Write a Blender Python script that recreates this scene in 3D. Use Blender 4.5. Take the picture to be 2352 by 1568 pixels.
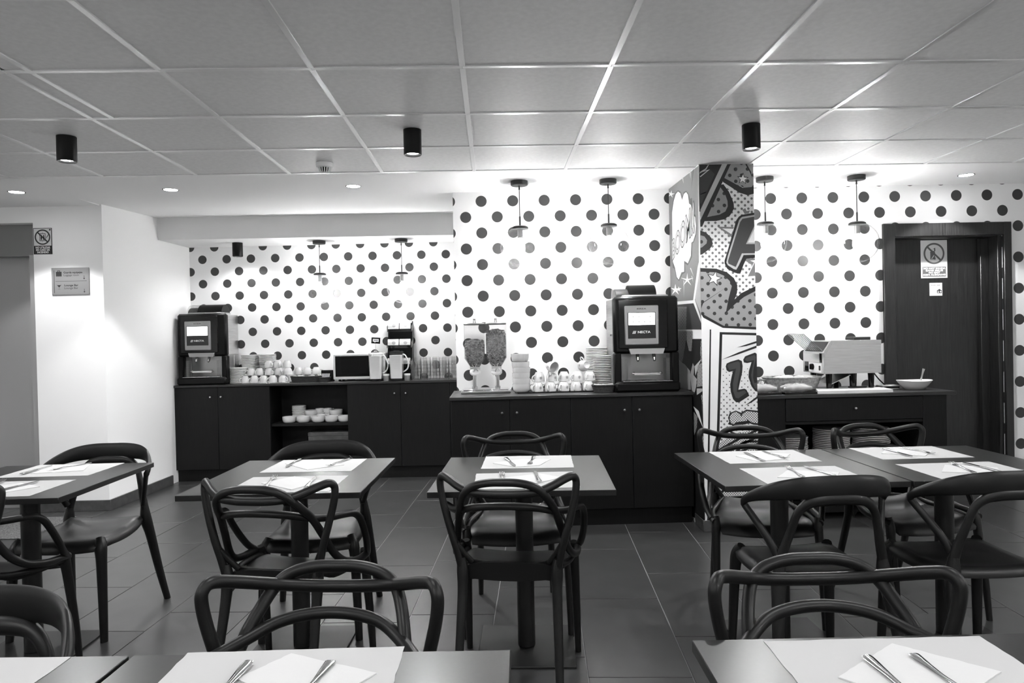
import bpy, bmesh, math, random
from mathutils import Matrix, Vector
random.seed(7)
for o in list(bpy.data.objects): bpy.data.objects.remove(o)
SC = bpy.context.scene
COL = SC.collection
PI = math.pi
R = math.radians

# ------------------------------------------------------------------ camera
def make_camera(h=1.32, pitch=-.0107, yaw=.0271, roll=-.0216, f=1616.4):
    cy, sy, cp, sp = math.cos(yaw), math.sin(yaw), math.cos(pitch), math.sin(pitch)
    fw = Vector((sy*cp, cy*cp, sp)); rt = Vector((cy, -sy, 0)); up = rt.cross(fw)
    cr, sr = math.cos(roll), math.sin(roll)
    a = cr*rt + sr*up; b = -sr*rt + cr*up
    cam = bpy.data.cameras.new('camera'); cam.sensor_width = 36; cam.lens = f/2352*36
    cam.clip_start = .02; cam.clip_end = 60
    ob = bpy.data.objects.new('camera', cam); COL.objects.link(ob)
    ob.matrix_world = Matrix(((a.x, b.x, -fw.x, 0), (a.y, b.y, -fw.y, 0), (a.z, b.z, -fw.z, h), (0, 0, 0, 1)))
    SC.camera = ob
make_camera()

# ------------------------------------------------------------------ world, exposure
W = bpy.data.worlds.new('world'); SC.world = W; W.use_nodes = True
W.node_tree.nodes['Background'].inputs[0].default_value = (1, 1, 1, 1)
W.node_tree.nodes['Background'].inputs[1].default_value = .02
SC.view_settings.view_transform = 'Standard'; SC.view_settings.look = 'None'
SC.view_settings.gamma = 1; SC.view_settings.use_curve_mapping = False
SC.view_settings.exposure = 1.42
SC.cycles.transparent_max_bounces = 64
SPOT_W, PEND_W, DOWN_W, ROOM_W = 22, 155, 36, 500          # ceiling spots, globe bulbs, recessed downlights, added globes out of view (watts)

def lamp(kind, parent, loc, energy, radius=.03, size=None, blend=.4, name='light'):
    d = bpy.data.lights.new(name, kind); d.energy = energy; d.shadow_soft_size = radius
    if kind == 'SPOT': d.spot_size = size; d.spot_blend = blend
    o = bpy.data.objects.new(name, d); COL.objects.link(o); o.parent = parent; o.location = loc
    return o

# ------------------------------------------------------------------ materials
MATS = {}
def mat(name, c=.5, rough=.5, metal=0, spec=.5, emit=0, bump=0, bscale=200, var=0, vscale=8, stretch=(1, 1, 1), coat=0):
    m = bpy.data.materials.new(name); m.use_nodes = True
    nt = m.node_tree; b = nt.nodes['Principled BSDF']
    b.inputs['Base Color'].default_value = (c, c, c, 1); b.inputs['Roughness'].default_value = rough
    b.inputs['Metallic'].default_value = metal; b.inputs['Specular IOR Level'].default_value = spec
    b.inputs['Coat Weight'].default_value = coat
    if emit:
        b.inputs['Emission Color'].default_value = (1, 1, 1, 1); b.inputs['Emission Strength'].default_value = emit
    if bump or var:
        tc = nt.nodes.new('ShaderNodeTexCoord'); mp = nt.nodes.new('ShaderNodeMapping')
        mp.inputs['Scale'].default_value = stretch
        nt.links.new(tc.outputs['Object'], mp.inputs[0])
    if var:
        n = nt.nodes.new('ShaderNodeTexNoise'); n.inputs['Scale'].default_value = vscale; n.inputs['Detail'].default_value = 5
        nt.links.new(mp.outputs[0], n.inputs['Vector'])
        rp = nt.nodes.new('ShaderNodeMapRange'); rp.inputs['From Min'].default_value = .3; rp.inputs['From Max'].default_value = .7
        rp.inputs['To Min'].default_value = c*(1-var); rp.inputs['To Max'].default_value = c*(1+var)
        nt.links.new(n.outputs['Fac'], rp.inputs['Value'])
        nt.links.new(rp.outputs[0], b.inputs['Base Color'])
    if bump:
        n2 = nt.nodes.new('ShaderNodeTexNoise'); n2.inputs['Scale'].default_value = bscale; n2.inputs['Detail'].default_value = 3
        nt.links.new(mp.outputs[0], n2.inputs['Vector'])
        bp = nt.nodes.new('ShaderNodeBump'); bp.inputs['Strength'].default_value = bump; bp.inputs['Distance'].default_value = .002
        nt.links.new(n2.outputs['Fac'], bp.inputs['Height']); nt.links.new(bp.outputs[0], b.inputs['Normal'])
    MATS[name] = m
    return m

def dots_mat(name, base, dot, pitch, r, x0, z0, axes='XZ', rough=.45, second=True, grow=None):
    """two interleaved square lattices of printed dots, in object coordinates"""
    m = mat(name, base, rough); nt = m.node_tree; b = nt.nodes['Principled BSDF']
    tc = nt.nodes.new('ShaderNodeTexCoord'); sp = nt.nodes.new('ShaderNodeSeparateXYZ')
    nt.links.new(tc.outputs['Object'], sp.inputs[0])
    def mth(op, a, bb=None):
        n = nt.nodes.new('ShaderNodeMath'); n.operation = op
        for i, v in enumerate((a, bb)):
            if v is None: continue
            if hasattr(v, 'links'): nt.links.new(v, n.inputs[i])
            else: n.inputs[i].default_value = v
        return n.outputs[0]
    def lat(ox, oz):
        qs = []
        for ax, o in ((axes[0], ox), (axes[1], oz)):
            t = mth('DIVIDE', mth('SUBTRACT', sp.outputs[ax], o), pitch)
            t = mth('SUBTRACT', mth('FRACT', mth('ADD', t, 100.5)), .5)
            qs.append(mth('MULTIPLY', t, t))
        return mth('SQRT', mth('ADD', *qs))
    d = lat(x0, z0)
    if second: d = mth('MINIMUM', d, lat(x0+pitch/2, z0+pitch/2))
    rr = r/pitch
    if grow:                                  # radius grows along the second axis: (slope per metre, at z)
        g = mth('ADD', mth('MULTIPLY', mth('SUBTRACT', sp.outputs[axes[1]], grow[1]), grow[0]), rr); rr = g
    k = mth('LESS_THAN', d, rr)
    mx = nt.nodes.new('ShaderNodeMix'); mx.data_type = 'RGBA'
    nt.links.new(k, mx.inputs['Factor']); mx.inputs['A'].default_value = (base, base, base, 1); mx.inputs['B'].default_value = (dot, dot, dot, 1)
    nt.links.new(mx.outputs['Result'], b.inputs['Base Color'])
    return m

def thin_glass(name, tint=.97, refl=1.0, rough=.02, rim=.8):
    m = bpy.data.materials.new(name); m.use_nodes = True; nt = m.node_tree; nt.nodes.clear()
    out = nt.nodes.new('ShaderNodeOutputMaterial'); mx = nt.nodes.new('ShaderNodeMixShader')
    tr = nt.nodes.new('ShaderNodeBsdfTransparent'); tr.inputs[0].default_value = (tint, tint, tint, 1)
    gl = nt.nodes.new('ShaderNodeBsdfGlossy'); gl.inputs['Roughness'].default_value = rough
    lw = nt.nodes.new('ShaderNodeLayerWeight'); lw.inputs['Blend'].default_value = .5
    pw = nt.nodes.new('ShaderNodeMath'); pw.operation = 'POWER'; pw.inputs[1].default_value = 4.5
    mu = nt.nodes.new('ShaderNodeMath'); mu.operation = 'MULTIPLY_ADD'; mu.inputs[1].default_value = .75*refl; mu.inputs[2].default_value = .035*refl; mu.use_clamp = True
    nt.links.new(lw.outputs['Facing'], pw.inputs[0]); nt.links.new(pw.outputs[0], mu.inputs[0]); nt.links.new(mu.outputs[0], mx.inputs[0])
    p2 = nt.nodes.new('ShaderNodeMath'); p2.operation = 'POWER'; p2.inputs[1].default_value = 7
    cm = nt.nodes.new('ShaderNodeMix'); cm.data_type = 'RGBA'; cm.inputs['A'].default_value = (tint, tint, tint, 1); cm.inputs['B'].default_value = (rim, rim, rim, 1)
    nt.links.new(lw.outputs['Facing'], p2.inputs[0]); nt.links.new(p2.outputs[0], cm.inputs['Factor']); nt.links.new(cm.outputs['Result'], tr.inputs[0])
    nt.links.new(tr.outputs[0], mx.inputs[1]); nt.links.new(gl.outputs[0], mx.inputs[2]); nt.links.new(mx.outputs[0], out.inputs[0])
    MATS[name] = m
    return m

mat('plaster', .87, .75, bump=.08, bscale=60)
mat('soffit', .74, .75, bump=.08, bscale=60)
mat('ceiling_tile', .74, .55, bump=.1, bscale=260, var=.05, vscale=40)
mat('tbar', .80, .28, metal=.35)
mat('gap_dark', .02, .9)
mat('floor_tile', .042, .32, spec=.6, var=.16, vscale=7)
mat('grout', .30, .85)
mat('baseboard', .06, .35, var=.3, vscale=20)
mat('black_plastic', .009, .40, spec=.32, bump=.03, bscale=900)
mat('table_top', .015, .30, spec=.35, var=.12, vscale=120)
mat('table_edge', .02, .45)
mat('black_metal', .008, .45)
mat('dark_wood', .0035, .5, spec=.25, var=.45, vscale=14, stretch=(10, 10, .5), bump=.12, bscale=60)
mat('worktop', .018, .34, var=.25, vscale=14, stretch=(.6, 10, 10))
mat('door_wood', .011, .36, var=.6, vscale=16, stretch=(9, 9, .35), bump=.35, bscale=40)
mat('porcelain', .58, .2, coat=.2)
mat('plate_white', .72, .22)
mat('white_plastic', .82, .35)
mat('paper', .56, .8, bump=.15, bscale=30)
mat('napkin', .70, .9, bump=.3, bscale=60)
mat('steel', .62, .22, metal=1)
mat('cutlery', .6, .13, metal=1)
mat('brushed', .60, .34, metal=1, var=.12, vscale=6, stretch=(1, 1, 30))
mat('chrome', .75, .08, metal=1)
mat('gloss_black', .003, .08, spec=.3)
mat('beans', .03, .45, var=.8, vscale=70, bump=1, bscale=90)
mat('flake', .28, .8, var=.5, vscale=60)
mat('niche_steel', .30, .3, metal=1)
mat('satin_black', .004, .38, spec=.16)
mat('bezel', .32, .35, metal=.4)
mat('screen_white', .6, .4, emit=1.6)
mat('screen_black', .012, .12)
mat('print_white', .85, .6)
mat('print_black', .02, .6)
mat('print_mid', .30, .6)
mat('sign_grey', .34, .35, metal=.5)
mat('lift_grey', .42, .38, metal=.5)
mat('lift_dark', .22, .5, metal=.3)
mat('lamp_disc', .9, .5, emit=30)
mat('bulb', .9, .5, emit=40)
mat('wicker', .27, .7, var=.4, vscale=60, bump=.6, bscale=150)
mat('wicker_black', .02, .6, var=.5, vscale=80, bump=.8, bscale=180)
mat('bread', .40, .7, var=.25, vscale=14, bump=.3, bscale=30)
mat('cereal', .15, .8, var=.8, vscale=50)
mat('milk', .88, .3)
mat('rug', .10, .95, var=.8, vscale=90, bump=.8, bscale=300)
mat('shell_wall', .75, .8)
thin_glass('glass', rim=.35); thin_glass('tumbler', .96, 1.2); thin_glass('clear_plastic', .9, 1.2)
PITCH = .2385
DOTS = dict(c=dots_mat('dots_center', .84, .034, PITCH, .0418, -.066, 2.326),
            r=dots_mat('dots_right', .84, .034, .2405, .0418, 2.144, 1.349),
            l=dots_mat('dots_recess', .84, .034, .2397, .0418, -2.84, 1.875))

# ------------------------------------------------------------------ mesh helpers
def cr(pts, k=6, closed=False):
    """Catmull-Rom resampling of tuples of any length"""
    n = len(pts); out = []
    rng = range(n) if closed else range(n-1)
    for i in rng:
        if closed: p = [pts[(i+j-1) % n] for j in range(4)]
        else: p = [pts[max(0, min(n-1, i+j-1))] for j in range(4)]
        for s in range(k):
            t = s/k
            out.append(tuple(.5*(2*b+(c-a)*t+(2*a-5*b+4*c-d)*t*t+(3*b-a-3*c+d)*t**3) for a, b, c, d in zip(*p)))
    if not closed: out.append(tuple(pts[-1]))
    return out

class MB:
    def __init__(s): s.v = []; s.f = []; s.m = []
    def add(s, vs, fs, mi=0, M=None):
        k = len(s.v)
        s.v += [tuple(M @ Vector(p)) if M else tuple(p) for p in vs]
        s.f += [tuple(i+k for i in f) for f in fs]; s.m += [mi]*len(fs)
        return s
    def box(s, c, sz, mi=0, M=None, bev=0):
        h = [q/2 for q in sz]
        if bev <= 0:
            vs = [(c[0]+x*h[0], c[1]+y*h[1], c[2]+z*h[2]) for x in (-1, 1) for y in (-1, 1) for z in (-1, 1)]
            return s.add(vs, [(0, 1, 3, 2), (4, 6, 7, 5), (0, 4, 5, 1), (2, 3, 7, 6), (0, 2, 6, 4), (1, 5, 7, 3)], mi, M)
        b = min(bev, *[q*.98 for q in h]); vs = []; ix = {}
        for x in (-1, 1):
            for y in (-1, 1):
                for z in (-1, 1):
                    sg = (x, y, z)
                    for a in range(3):
                        ix[(x, y, z, a)] = len(vs)
                        vs.append(tuple(c[q]+sg[q]*(h[q] if q == a else h[q]-b) for q in range(3)))
        fs = []
        for a in range(3):
            o = [q for q in range(3) if q != a]
            for sa in (-1, 1):
                f = []
                for u, w in ((-1, -1), (1, -1), (1, 1), (-1, 1)):
                    sg = [0]*3; sg[a] = sa; sg[o[0]] = u; sg[o[1]] = w; f.append(ix[(*sg, a)])
                fs.append(tuple(f))
            for u in (-1, 1):
                for w in (-1, 1):
                    q = []
                    for sa in (-1, 1):
                        sg = [0]*3; sg[a] = sa; sg[o[0]] = u; sg[o[1]] = w
                        q.append((ix[(*sg, o[0])], ix[(*sg, o[1])]))
                    fs.append((q[0][0], q[0][1], q[1][1], q[1][0]))
        for x in (-1, 1):
            for y in (-1, 1):
                for z in (-1, 1): fs.append(tuple(ix[(x, y, z, a)] for a in range(3)))
        return s.add(vs, fs, mi, M)
    def bx(s, x0, x1, y0, y1, z0, z1, mi=0, bev=0, M=None):
        return s.box(((x0+x1)/2, (y0+y1)/2, (z0+z1)/2), (abs(x1-x0), abs(y1-y0), abs(z1-z0)), mi, M, bev)
    def lathe(s, prof, n=24, mi=0, M=None, sx=1, sy=1):
        vs = []; fs = []; rings = []
        for r, z in prof:
            if r < 1e-6: rings.append([len(vs)]); vs.append((0, 0, z))
            else:
                rings.append(list(range(len(vs), len(vs)+n)))
                vs += [(r*sx*math.cos(2*PI*i/n), r*sy*math.sin(2*PI*i/n), z) for i in range(n)]
        for a, b in zip(rings, rings[1:]):
            for i in range(n):
                j = (i+1) % n
                if len(a) == 1 and len(b) == 1: continue
                if len(a) == 1: fs.append((a[0], b[i], b[j]))
                elif len(b) == 1: fs.append((a[i], b[0], a[j]))
                else: fs.append((a[i], b[i], b[j], a[j]))
        return s.add(vs, fs, mi, M)
    def cyl(s, c, r, h, n=20, mi=0, M=None, axis='z', r2=None):
        r2 = r if r2 is None else r2
        T = Matrix.Translation(c)
        if axis == 'x': T = T @ Matrix.Rotation(PI/2, 4, 'Y')
        if axis == 'y': T = T @ Matrix.Rotation(-PI/2, 4, 'X')
        return s.lathe([(0, -h/2), (r, -h/2), (r2, h/2), (0, h/2)], n, mi, (M @ T) if M else T)
    def tube(s, pts, rad, n=8, closed=False, mi=0, flat=None, M=None, upv=None):
        """sweep; rad: number or list; flat: list/num of half-heights along the frame's second axis"""
        P = [Vector(p[:3]) for p in pts]; k = len(P)
        ra = rad if isinstance(rad, (list, tuple)) else [rad]*k
        rb = ra if flat is None else (flat if isinstance(flat, (list, tuple)) else [flat]*k)
        T = []
        for i in range(k):
            a = P[(i-1) % k] if (closed or i > 0) else P[i]; b = P[(i+1) % k] if (closed or i < k-1) else P[i]
            d = b-a; T.append(d.normalized() if d.length > 1e-9 else Vector((0, 0, 1)))
        vs = []; fs = []; up = Vector(upv) if upv else Vector((0, 0, 1))
        if abs(T[0].dot(up)) > .95 and not upv: up = Vector((0, 1, 0))
        U = (up-T[0]*up.dot(T[0])).normalized()
        for i in range(k):
            if upv:
                U2 = Vector(upv)-T[i]*Vector(upv).dot(T[i])
                if U2.length > .15: U = U2.normalized()
                else: U = (U-T[i]*U.dot(T[i])).normalized()
            else: U = (U-T[i]*U.dot(T[i])).normalized()
            S = T[i].cross(U)
            for j in range(n):
                a = 2*PI*j/n
                vs.append(P[i]+S*(ra[i]*math.cos(a))+U*(rb[i]*math.sin(a)))
        for i in range(k if closed else k-1):
            for j in range(n):
                a = i*n+j; b = i*n+(j+1) % n; c = ((i+1) % k)*n+(j+1) % n; d = ((i+1) % k)*n+j
                fs.append((a, b, c, d))
        if not closed: fs += [tuple(range(n))[::-1], tuple(range((k-1)*n, k*n))]
        return s.add(vs, fs, mi, M)
    def prism(s, poly, z0, z1, mi=0, M=None):
        """polygon in local XY extruded along Z"""
        n = len(poly); vs = [(x, y, z0) for x, y in poly]+[(x, y, z1) for x, y in poly]
        fs = [tuple(range(n))[::-1], tuple(range(n, 2*n))]+[(i, (i+1) % n, n+(i+1) % n, n+i) for i in range(n)]
        return s.add(vs, fs, mi, M)
    def mesh(s, name, mats, ang=38, recalc=True):
        me = bpy.data.meshes.new(name); me.from_pydata([tuple(v) for v in s.v], [], s.f)
        for m in mats: me.materials.append(MATS[m] if isinstance(m, str) else m)
        me.polygons.foreach_set('material_index', s.m)
        if recalc:
            bm = bmesh.new(); bm.from_mesh(me); bmesh.ops.recalc_face_normals(bm, faces=bm.faces); bm.to_mesh(me); bm.free()
        me.shade_smooth(); me.set_sharp_from_angle(angle=R(ang)); me.update()
        return me

def put(name, me, parent=None, loc=(0, 0, 0), rot=(0, 0, 0)):
    o = bpy.data.objects.new(name, me); COL.objects.link(o); o.parent = parent
    o.location = loc; o.rotation_euler = rot
    return o
def obj(name, mb, mats, parent=None, loc=(0, 0, 0), rot=(0, 0, 0), ang=38):
    return put(name, mb.mesh(name, mats if isinstance(mats, (list, tuple)) else [mats], ang), parent, loc, rot)
def tag(o, label=None, cat=None, group=None, kind=None):
    for k, v in (('label', label), ('category', cat), ('group', group), ('kind', kind)):
        if v: o[k] = v
    return o
def thing(name, label, cat, loc=(0, 0, 0), rz=0, group=None):
    o = bpy.data.objects.new(name, None); COL.objects.link(o); o.empty_display_size = .05
    o.location = loc; o.rotation_euler = (0, 0, rz)
    return tag(o, label, cat, group)
def struct(name, mb, mats, label=None, loc=(0, 0, 0), rot=(0, 0, 0)):
    return tag(obj(name, mb, mats, None, loc, rot), label, kind='structure')
def copy_tree(o, loc=None, rot=None, label=None, parent=None):
    c = o.copy(); COL.objects.link(c); c.parent = parent
    if loc is not None: c.location = loc
    if rot is not None: c.rotation_euler = rot
    if label: c['label'] = label
    for ch in list(o.children): copy_tree(ch, parent=c)
    return c
def text_mesh(body, size, mats, width=None, bold=0.0, align='CENTER', spacing=1.0, line=1.0):
    cu = bpy.data.curves.new('lettering', 'FONT'); cu.body = body; cu.size = size; cu.align_x = align; cu.align_y = 'CENTER'
    cu.offset = bold; cu.space_character = spacing; cu.space_line = line; cu.resolution_u = 3
    o = bpy.data.objects.new('lettering', cu); COL.objects.link(o)
    bpy.context.view_layer.update()
    me = bpy.data.meshes.new_from_object(o.evaluated_get(bpy.context.evaluated_depsgraph_get()))
    bpy.data.objects.remove(o); bpy.data.curves.remove(cu)
    if width:
        xs = [v.co.x for v in me.vertices]; k = width/(max(xs)-min(xs))
        for v in me.vertices: v.co.x *= k
    me.materials.clear()
    for m in mats: me.materials.append(MATS[m])
    return me

# ------------------------------------------------------------------ room shell
CZ = 2.395                              # ceiling height
TR = R(3.85)                            # the floor tiles lie slightly turned in the room
fl = MB(); fl.bx(-5.0, 5.0, -2.6, 7.3, -.10, -.0035)
floor = struct('floor', fl, 'grout', 'dark grey stone tile floor with thin pale joints')
def floor_tiles():
    tw, tl, g = .3975, .797, .004
    mb = MB(); mb.box((0, 0, -.006), (tw-g, tl-g, .012), 0, None, .0012)
    me = mb.mesh('tile', ['floor_tile'])
    c, s = math.cos(-TR), math.sin(-TR)
    stag = {0: 3.44, 1: 3.80, -1: 3.61, -2: 4.05, -3: 4.76, -4: 4.32, -5: 3.30, -6: 3.88, 2: 3.55, 3: 4.0, 4: 3.3, 5: 3.75, 6: 3.5}
    n = 0
    for ci in range(-13, 13):
        for k in range(-9, 7):
            # column ci lies left of its joint line; joint line 0 runs through (.786, 3.43)
            ys = stag.get(ci, 3.3+((ci*37) % 11)*.07) + tl*(k+.5) - 3.43
            xs = tw*(ci-.5)
            x = .786 + xs*c - ys*s; y = 3.43 + xs*s + ys*c
            if not (-4.6 < x < 4.6 and -1.2 < y < 6.95): continue
            if y < .4 and n > 290: continue
            put('tile', me, floor, (x, y, 0), (0, 0, -TR)); n += 1
floor_tiles()

ce = MB()
ce.bx(-5.0, 5.0, 4.652, 5.33, CZ, CZ+.1); ce.bx(-5, 5, -2.6, 7.3, CZ+.1, CZ+.14)
ce.bx(-5.0, -3.104, -2.6, 4.642, CZ, CZ+.1)
ce.bx(-5.0, -3.06, 5.33, 7.3, CZ, CZ+.1)
ce.add([(-3.3, 5.33, CZ), (-.2, 5.33, CZ), (-.2, 6.6, 2.44), (-3.3, 6.6, 2.44), (-3.3, 5.33, CZ+.1), (-.2, 5.33, CZ+.1), (-.2, 6.6, 2.5), (-3.3, 6.6, 2.5)],
       [(0, 1, 2, 3), (7, 6, 5, 4), (0, 4, 5, 1), (2, 6, 7, 3), (1, 5, 6, 2), (0, 3, 7, 4)])
ceiling = struct('ceiling', ce, 'plaster', 'ceiling of pale square panels in a grid with white plaster border')
def ceiling_grid():
    X0, Y0, p, bw = -.0987, 2.838, .6, .024
    mb = MB(); mb.box((0, 0, .008), (p-bw+.006, p-bw+.006, .012)); full = mb.mesh('ceiling_panel', ['ceiling_tile'])
    mb = MB(); mb.box((0, 0, .004), (bw, p-bw, .006), 0, None, .001); dbar = mb.mesh('grid_bar', ['tbar'])
    mb = MB(); mb.box((0, 0, .004), (p-.001, bw, .006), 0, None, .001); cbar = mb.mesh('grid_bar', ['tbar'])
    for i in range(-5, 8):
        for j in range(-8, 3):
            xc, yc = X0+p*(i+.5), Y0+p*(j+.5)
            put('ceiling_panel', full, ceiling, (xc, yc, CZ))
    for i in range(-5, 9):
        for j in range(-8, 3):
            sh = .1 if (i == -3 and j < 0) else 0
            put('grid_bar', dbar, ceiling, (X0+p*i+sh, Y0+p*(j+.5), CZ-.004))
            if i == -3 and j == 0: put('grid_bar', dbar, ceiling, (X0+p*i+.1, Y0+p*(j+.5), CZ-.004))
    for j in range(-8, 4):
        for i in range(-5, 8): put('grid_bar', cbar, ceiling, (X0+p*(i+.5), Y0+p*j-(.007 if j == 3 else 0), CZ-.004))
ceiling_grid()

# back walls
def dot_wall(name, x0, x1, y, m, label, z1=CZ+.05, holes=None):
    mb = MB()
    if holes:
        a, b, h = holes
        mb.bx(x0, a, y, y+.12, 0, z1); mb.bx(b, x1, y, y+.12, 0, z1); mb.bx(a, b, y, y+.12, h, z1)
    else: mb.bx(x0, x1, y, y+.12, 0, z1)
    return struct(name, mb, m, label)
dot_wall('wall_back', -.28, 1.40, 5.33, DOTS['c'], 'white wallpaper wall with black dots behind the middle counter')
dot_wall('wall_back_right', 1.40, 5.0, 5.33, DOTS['r'], 'white wallpaper wall with black dots around the dark door', holes=(3.09, 3.94, 2.0))
# recessed wall, turned by about two degrees; built in its own frame so the print follows it
RA = -R(2.3)
mb = MB(); mb.bx(-3.3, -.1, 0, .12, 0, 2.6)
w = struct('wall_back_recess', mb, DOTS['l'], 'dotted wallpaper wall of the recess above the left counter', (0, 6.895, 0), (0, 0, RA))
mb = MB(); mb.bx(-.28, -.16, 5.45, 7.2, 0, 2.6)
struct('wall_recess_side', mb, 'plaster', 'white side of the recess behind the middle counter')
mb = MB(); mb.add([(-3.045, 5.62, 0), (-2.955, 7.2, 0), (-3.5, 7.2, 0), (-3.5, 5.62, 0), (-3.045, 5.62, CZ+.05), (-2.955, 7.2, CZ+.05), (-3.5, 7.2, CZ+.05), (-3.5, 5.62, CZ+.05)],
      [(0, 1, 2, 3), (7, 6, 5, 4), (0, 4, 5, 1), (1, 5, 6, 2), (2, 6, 7, 3), (3, 7, 4, 0)])
struct('wall_left_return', mb, 'plaster', 'bright white wall running back to the left counter')
mb = MB(); mb.bx(-3.578, -3.0455, 5.615, 5.74, 0, CZ+.05); mb.bx(-5, -3.578, 5.615, 5.74, 2.27, CZ+.05)
struct('wall_left', mb, 'plaster', 'white wall carrying two small signs beside the lift opening')
mb = MB(); mb.bx(-3.02, -.2, 6.44, 7.15, 2.235, 2.47)
struct('trim_1', mb, 'soffit', 'white boxed beam across the top of the recess')
# lift opening
mb = MB(); mb.bx(-5.0, -3.580, 5.70, 5.76, 2.02, 2.27, 1); mb.bx(-5.0, -3.622, 5.80, 5.84, 0, 2.02, 0)
mb.bx(-3.622, -3.580, 5.63, 5.84, 0, 2.02, 2)
d2 = struct('door_2', mb, ['lift_grey', 'lift_dark', 'lift_grey'], 'plain grey metal lift door at the left edge')
# outer shell behind and beside the camera
for nm, b in (('wall_front', (-5, 5, -2.7, -2.6)), ('wall_right', (5.0, 5.1, -2.6, 5.33)), ('wall_far_left', (-5.1, -5.0, -2.6, 5.8))):
    mb = MB(); mb.bx(*b, 0, CZ+.05); struct(nm, mb, 'shell_wall')
# baseboards
mb = MB(); mb.bx(-3.577, -3.03, 5.60, 5.6145, 0, .085, 0, .002)
struct('baseboard_left', mb, 'baseboard', 'dark stone skirting under the white wall')
mb = MB(); M = Matrix.Translation((-3.045, 5.60, 0)) @ Matrix.Rotation(math.atan2(.09, 1.58)*-1, 4, 'Z')
mb.bx(.0015, .016, 0, .97, 0, .085, 0, .002, M)
struct('baseboard_left_return', mb, 'baseboard', 'dark stone skirting running back to the counter')

# ------------------------------------------------------------------ door
def build_door():
    d = tag(obj('door_1', MB().bx(3.092, 3.938, 5.47, 5.51, 0, 1.998, 0, .002), 'door_wood'), 'dark wooden door set deep in a wide dark frame', kind='structure')
    f = MB(); f.bx(3.0, 3.09, 5.305, 5.33, 0, 2.10, 0, .003); f.bx(3.94, 4.0, 5.305, 5.33, 0, 2.10, 0, .003); f.bx(3.09, 3.94, 5.305, 5.33, 2.0, 2.10, 0, .003)
    obj('door_frame', f, 'door_wood', d)
    j = MB(); j.bx(3.09, 3.098, 5.33, 5.468, 0, 2.0); j.bx(3.905, 3.94, 5.33, 5.468, 0, 2.0, 0, .003); j.bx(3.84, 3.905, 5.43, 5.468, 0, 1.99, 0, .003); j.bx(3.098, 3.905, 5.33, 5.468, 1.993, 2.0)
    obj('door_jamb', j, 'door_wood', d)
build_door()

# ------------------------------------------------------------------ lamps
def cyl_spot(label, loc, z=CZ, power=SPOT_W, group='black cylinder ceiling spotlights'):
    t = thing('ceiling_spotlight', label, 'spotlight', (loc[0], loc[1], z-.13), 0, group)
    mb = MB(); r = .047
    mb.lathe([(0, .13), (r, .13), (r, .004), (r-.003, 0), (r-.006, .004), (r-.008, .03), (0, .034)], 32)
    obj('housing', mb, 'satin_black', t)
    mb = MB(); mb.lathe([(0, .010), (.030, .010), (.034, .016), (.034, .03), (0, .03)], 24)
    obj('lens', mb, 'lamp_disc', t)
    lamp('SPOT', t, (0, 0, -.012), power, .03, R(158), .55, 'spot_light')
    return t
cyl_spot('black cylinder spotlight on the ceiling above the leftmost table', (-2.195, 3.735))
cyl_spot('black cylinder spotlight on the ceiling between smoke alarm and middle tables', (-.397, 3.70))
cyl_spot('black cylinder spotlight on the ceiling in front of the comic column', (1.386, 3.69))
for y, row in ((1.35, 'above the front tables'), (-.9, 'behind the viewer')):  # unseen rows of spots, added for extra light in the room
    for i, x in enumerate((-2.2, -.4, 1.4, 3.2)):
        cyl_spot(f'{("first", "second", "third", "fourth")[i]} black cylinder spotlight from left in the added unseen row {row}', (x, y), power=SPOT_W*.5, group='added spotlights out of view')
cyl_spot('small black cylinder spotlight under the white beam over the left coffee machine', (-2.39, 6.72), 2.235, 4)

def downlight(label, x, y, power=DOWN_W):
    t = thing('recessed_downlight', label, 'downlight', (x, y, CZ), 0, 'recessed downlights in the plaster border')
    mb = MB(); mb.lathe([(.047, -.001), (.052, -.003), (.055, 0), (.047, .004)], 32); obj('rim', mb, 'black_metal', t)
    mb = MB(); mb.lathe([(0, -.0012), (.046, -.0012), (.046, .003), (0, .003)], 32); obj('lens', mb, 'lamp_disc', t)
    lamp('SPOT', t, (0, 0, -.012), power, .03, R(104), .25, 'spot_light')
downlight('round recessed downlight nearest the lift opening', -3.334, 5.066, DOWN_W*.6)
downlight('round recessed downlight in front of the left coffee machine', -2.262, 5.07)
downlight('round recessed downlight behind the smoke alarm', -.969, 5.05)
downlight('round recessed downlight above the dark door', 3.44, 5.0)

def smoke_alarm():
    t = thing('smoke_alarm', 'white smoke alarm with slotted underside on the ceiling', 'smoke alarm', (-1.012, 4.37, CZ))
    mb = MB(); mb.lathe([(0, 0), (.05, 0), (.052, -.012), (.048, -.024), (.036, -.028), (0, -.028)], 32); obj('base', mb, 'white_plastic', t)
    mb = MB(); mb.lathe([(0, -.028), (.026, -.028), (.022, -.056), (.016, -.062), (0, -.062)], 24); obj('chamber', mb, 'satin_black', t)
    for i in range(14):
        a = 2*PI*i/14; mb = MB()
        mb.tube([(.034*math.cos(a), .034*math.sin(a), -.027), (.031*math.cos(a), .031*math.sin(a), -.048), (.02*math.cos(a), .02*math.sin(a), -.060)], .0035, 5)
        obj('rib', mb, 'white_plastic', t)
    mb = MB(); mb.lathe([(0, -.058), (.02, -.058), (.02, -.064), (0, -.064)], 20); obj('cap', mb, 'white_plastic', t)
smoke_alarm()

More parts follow.
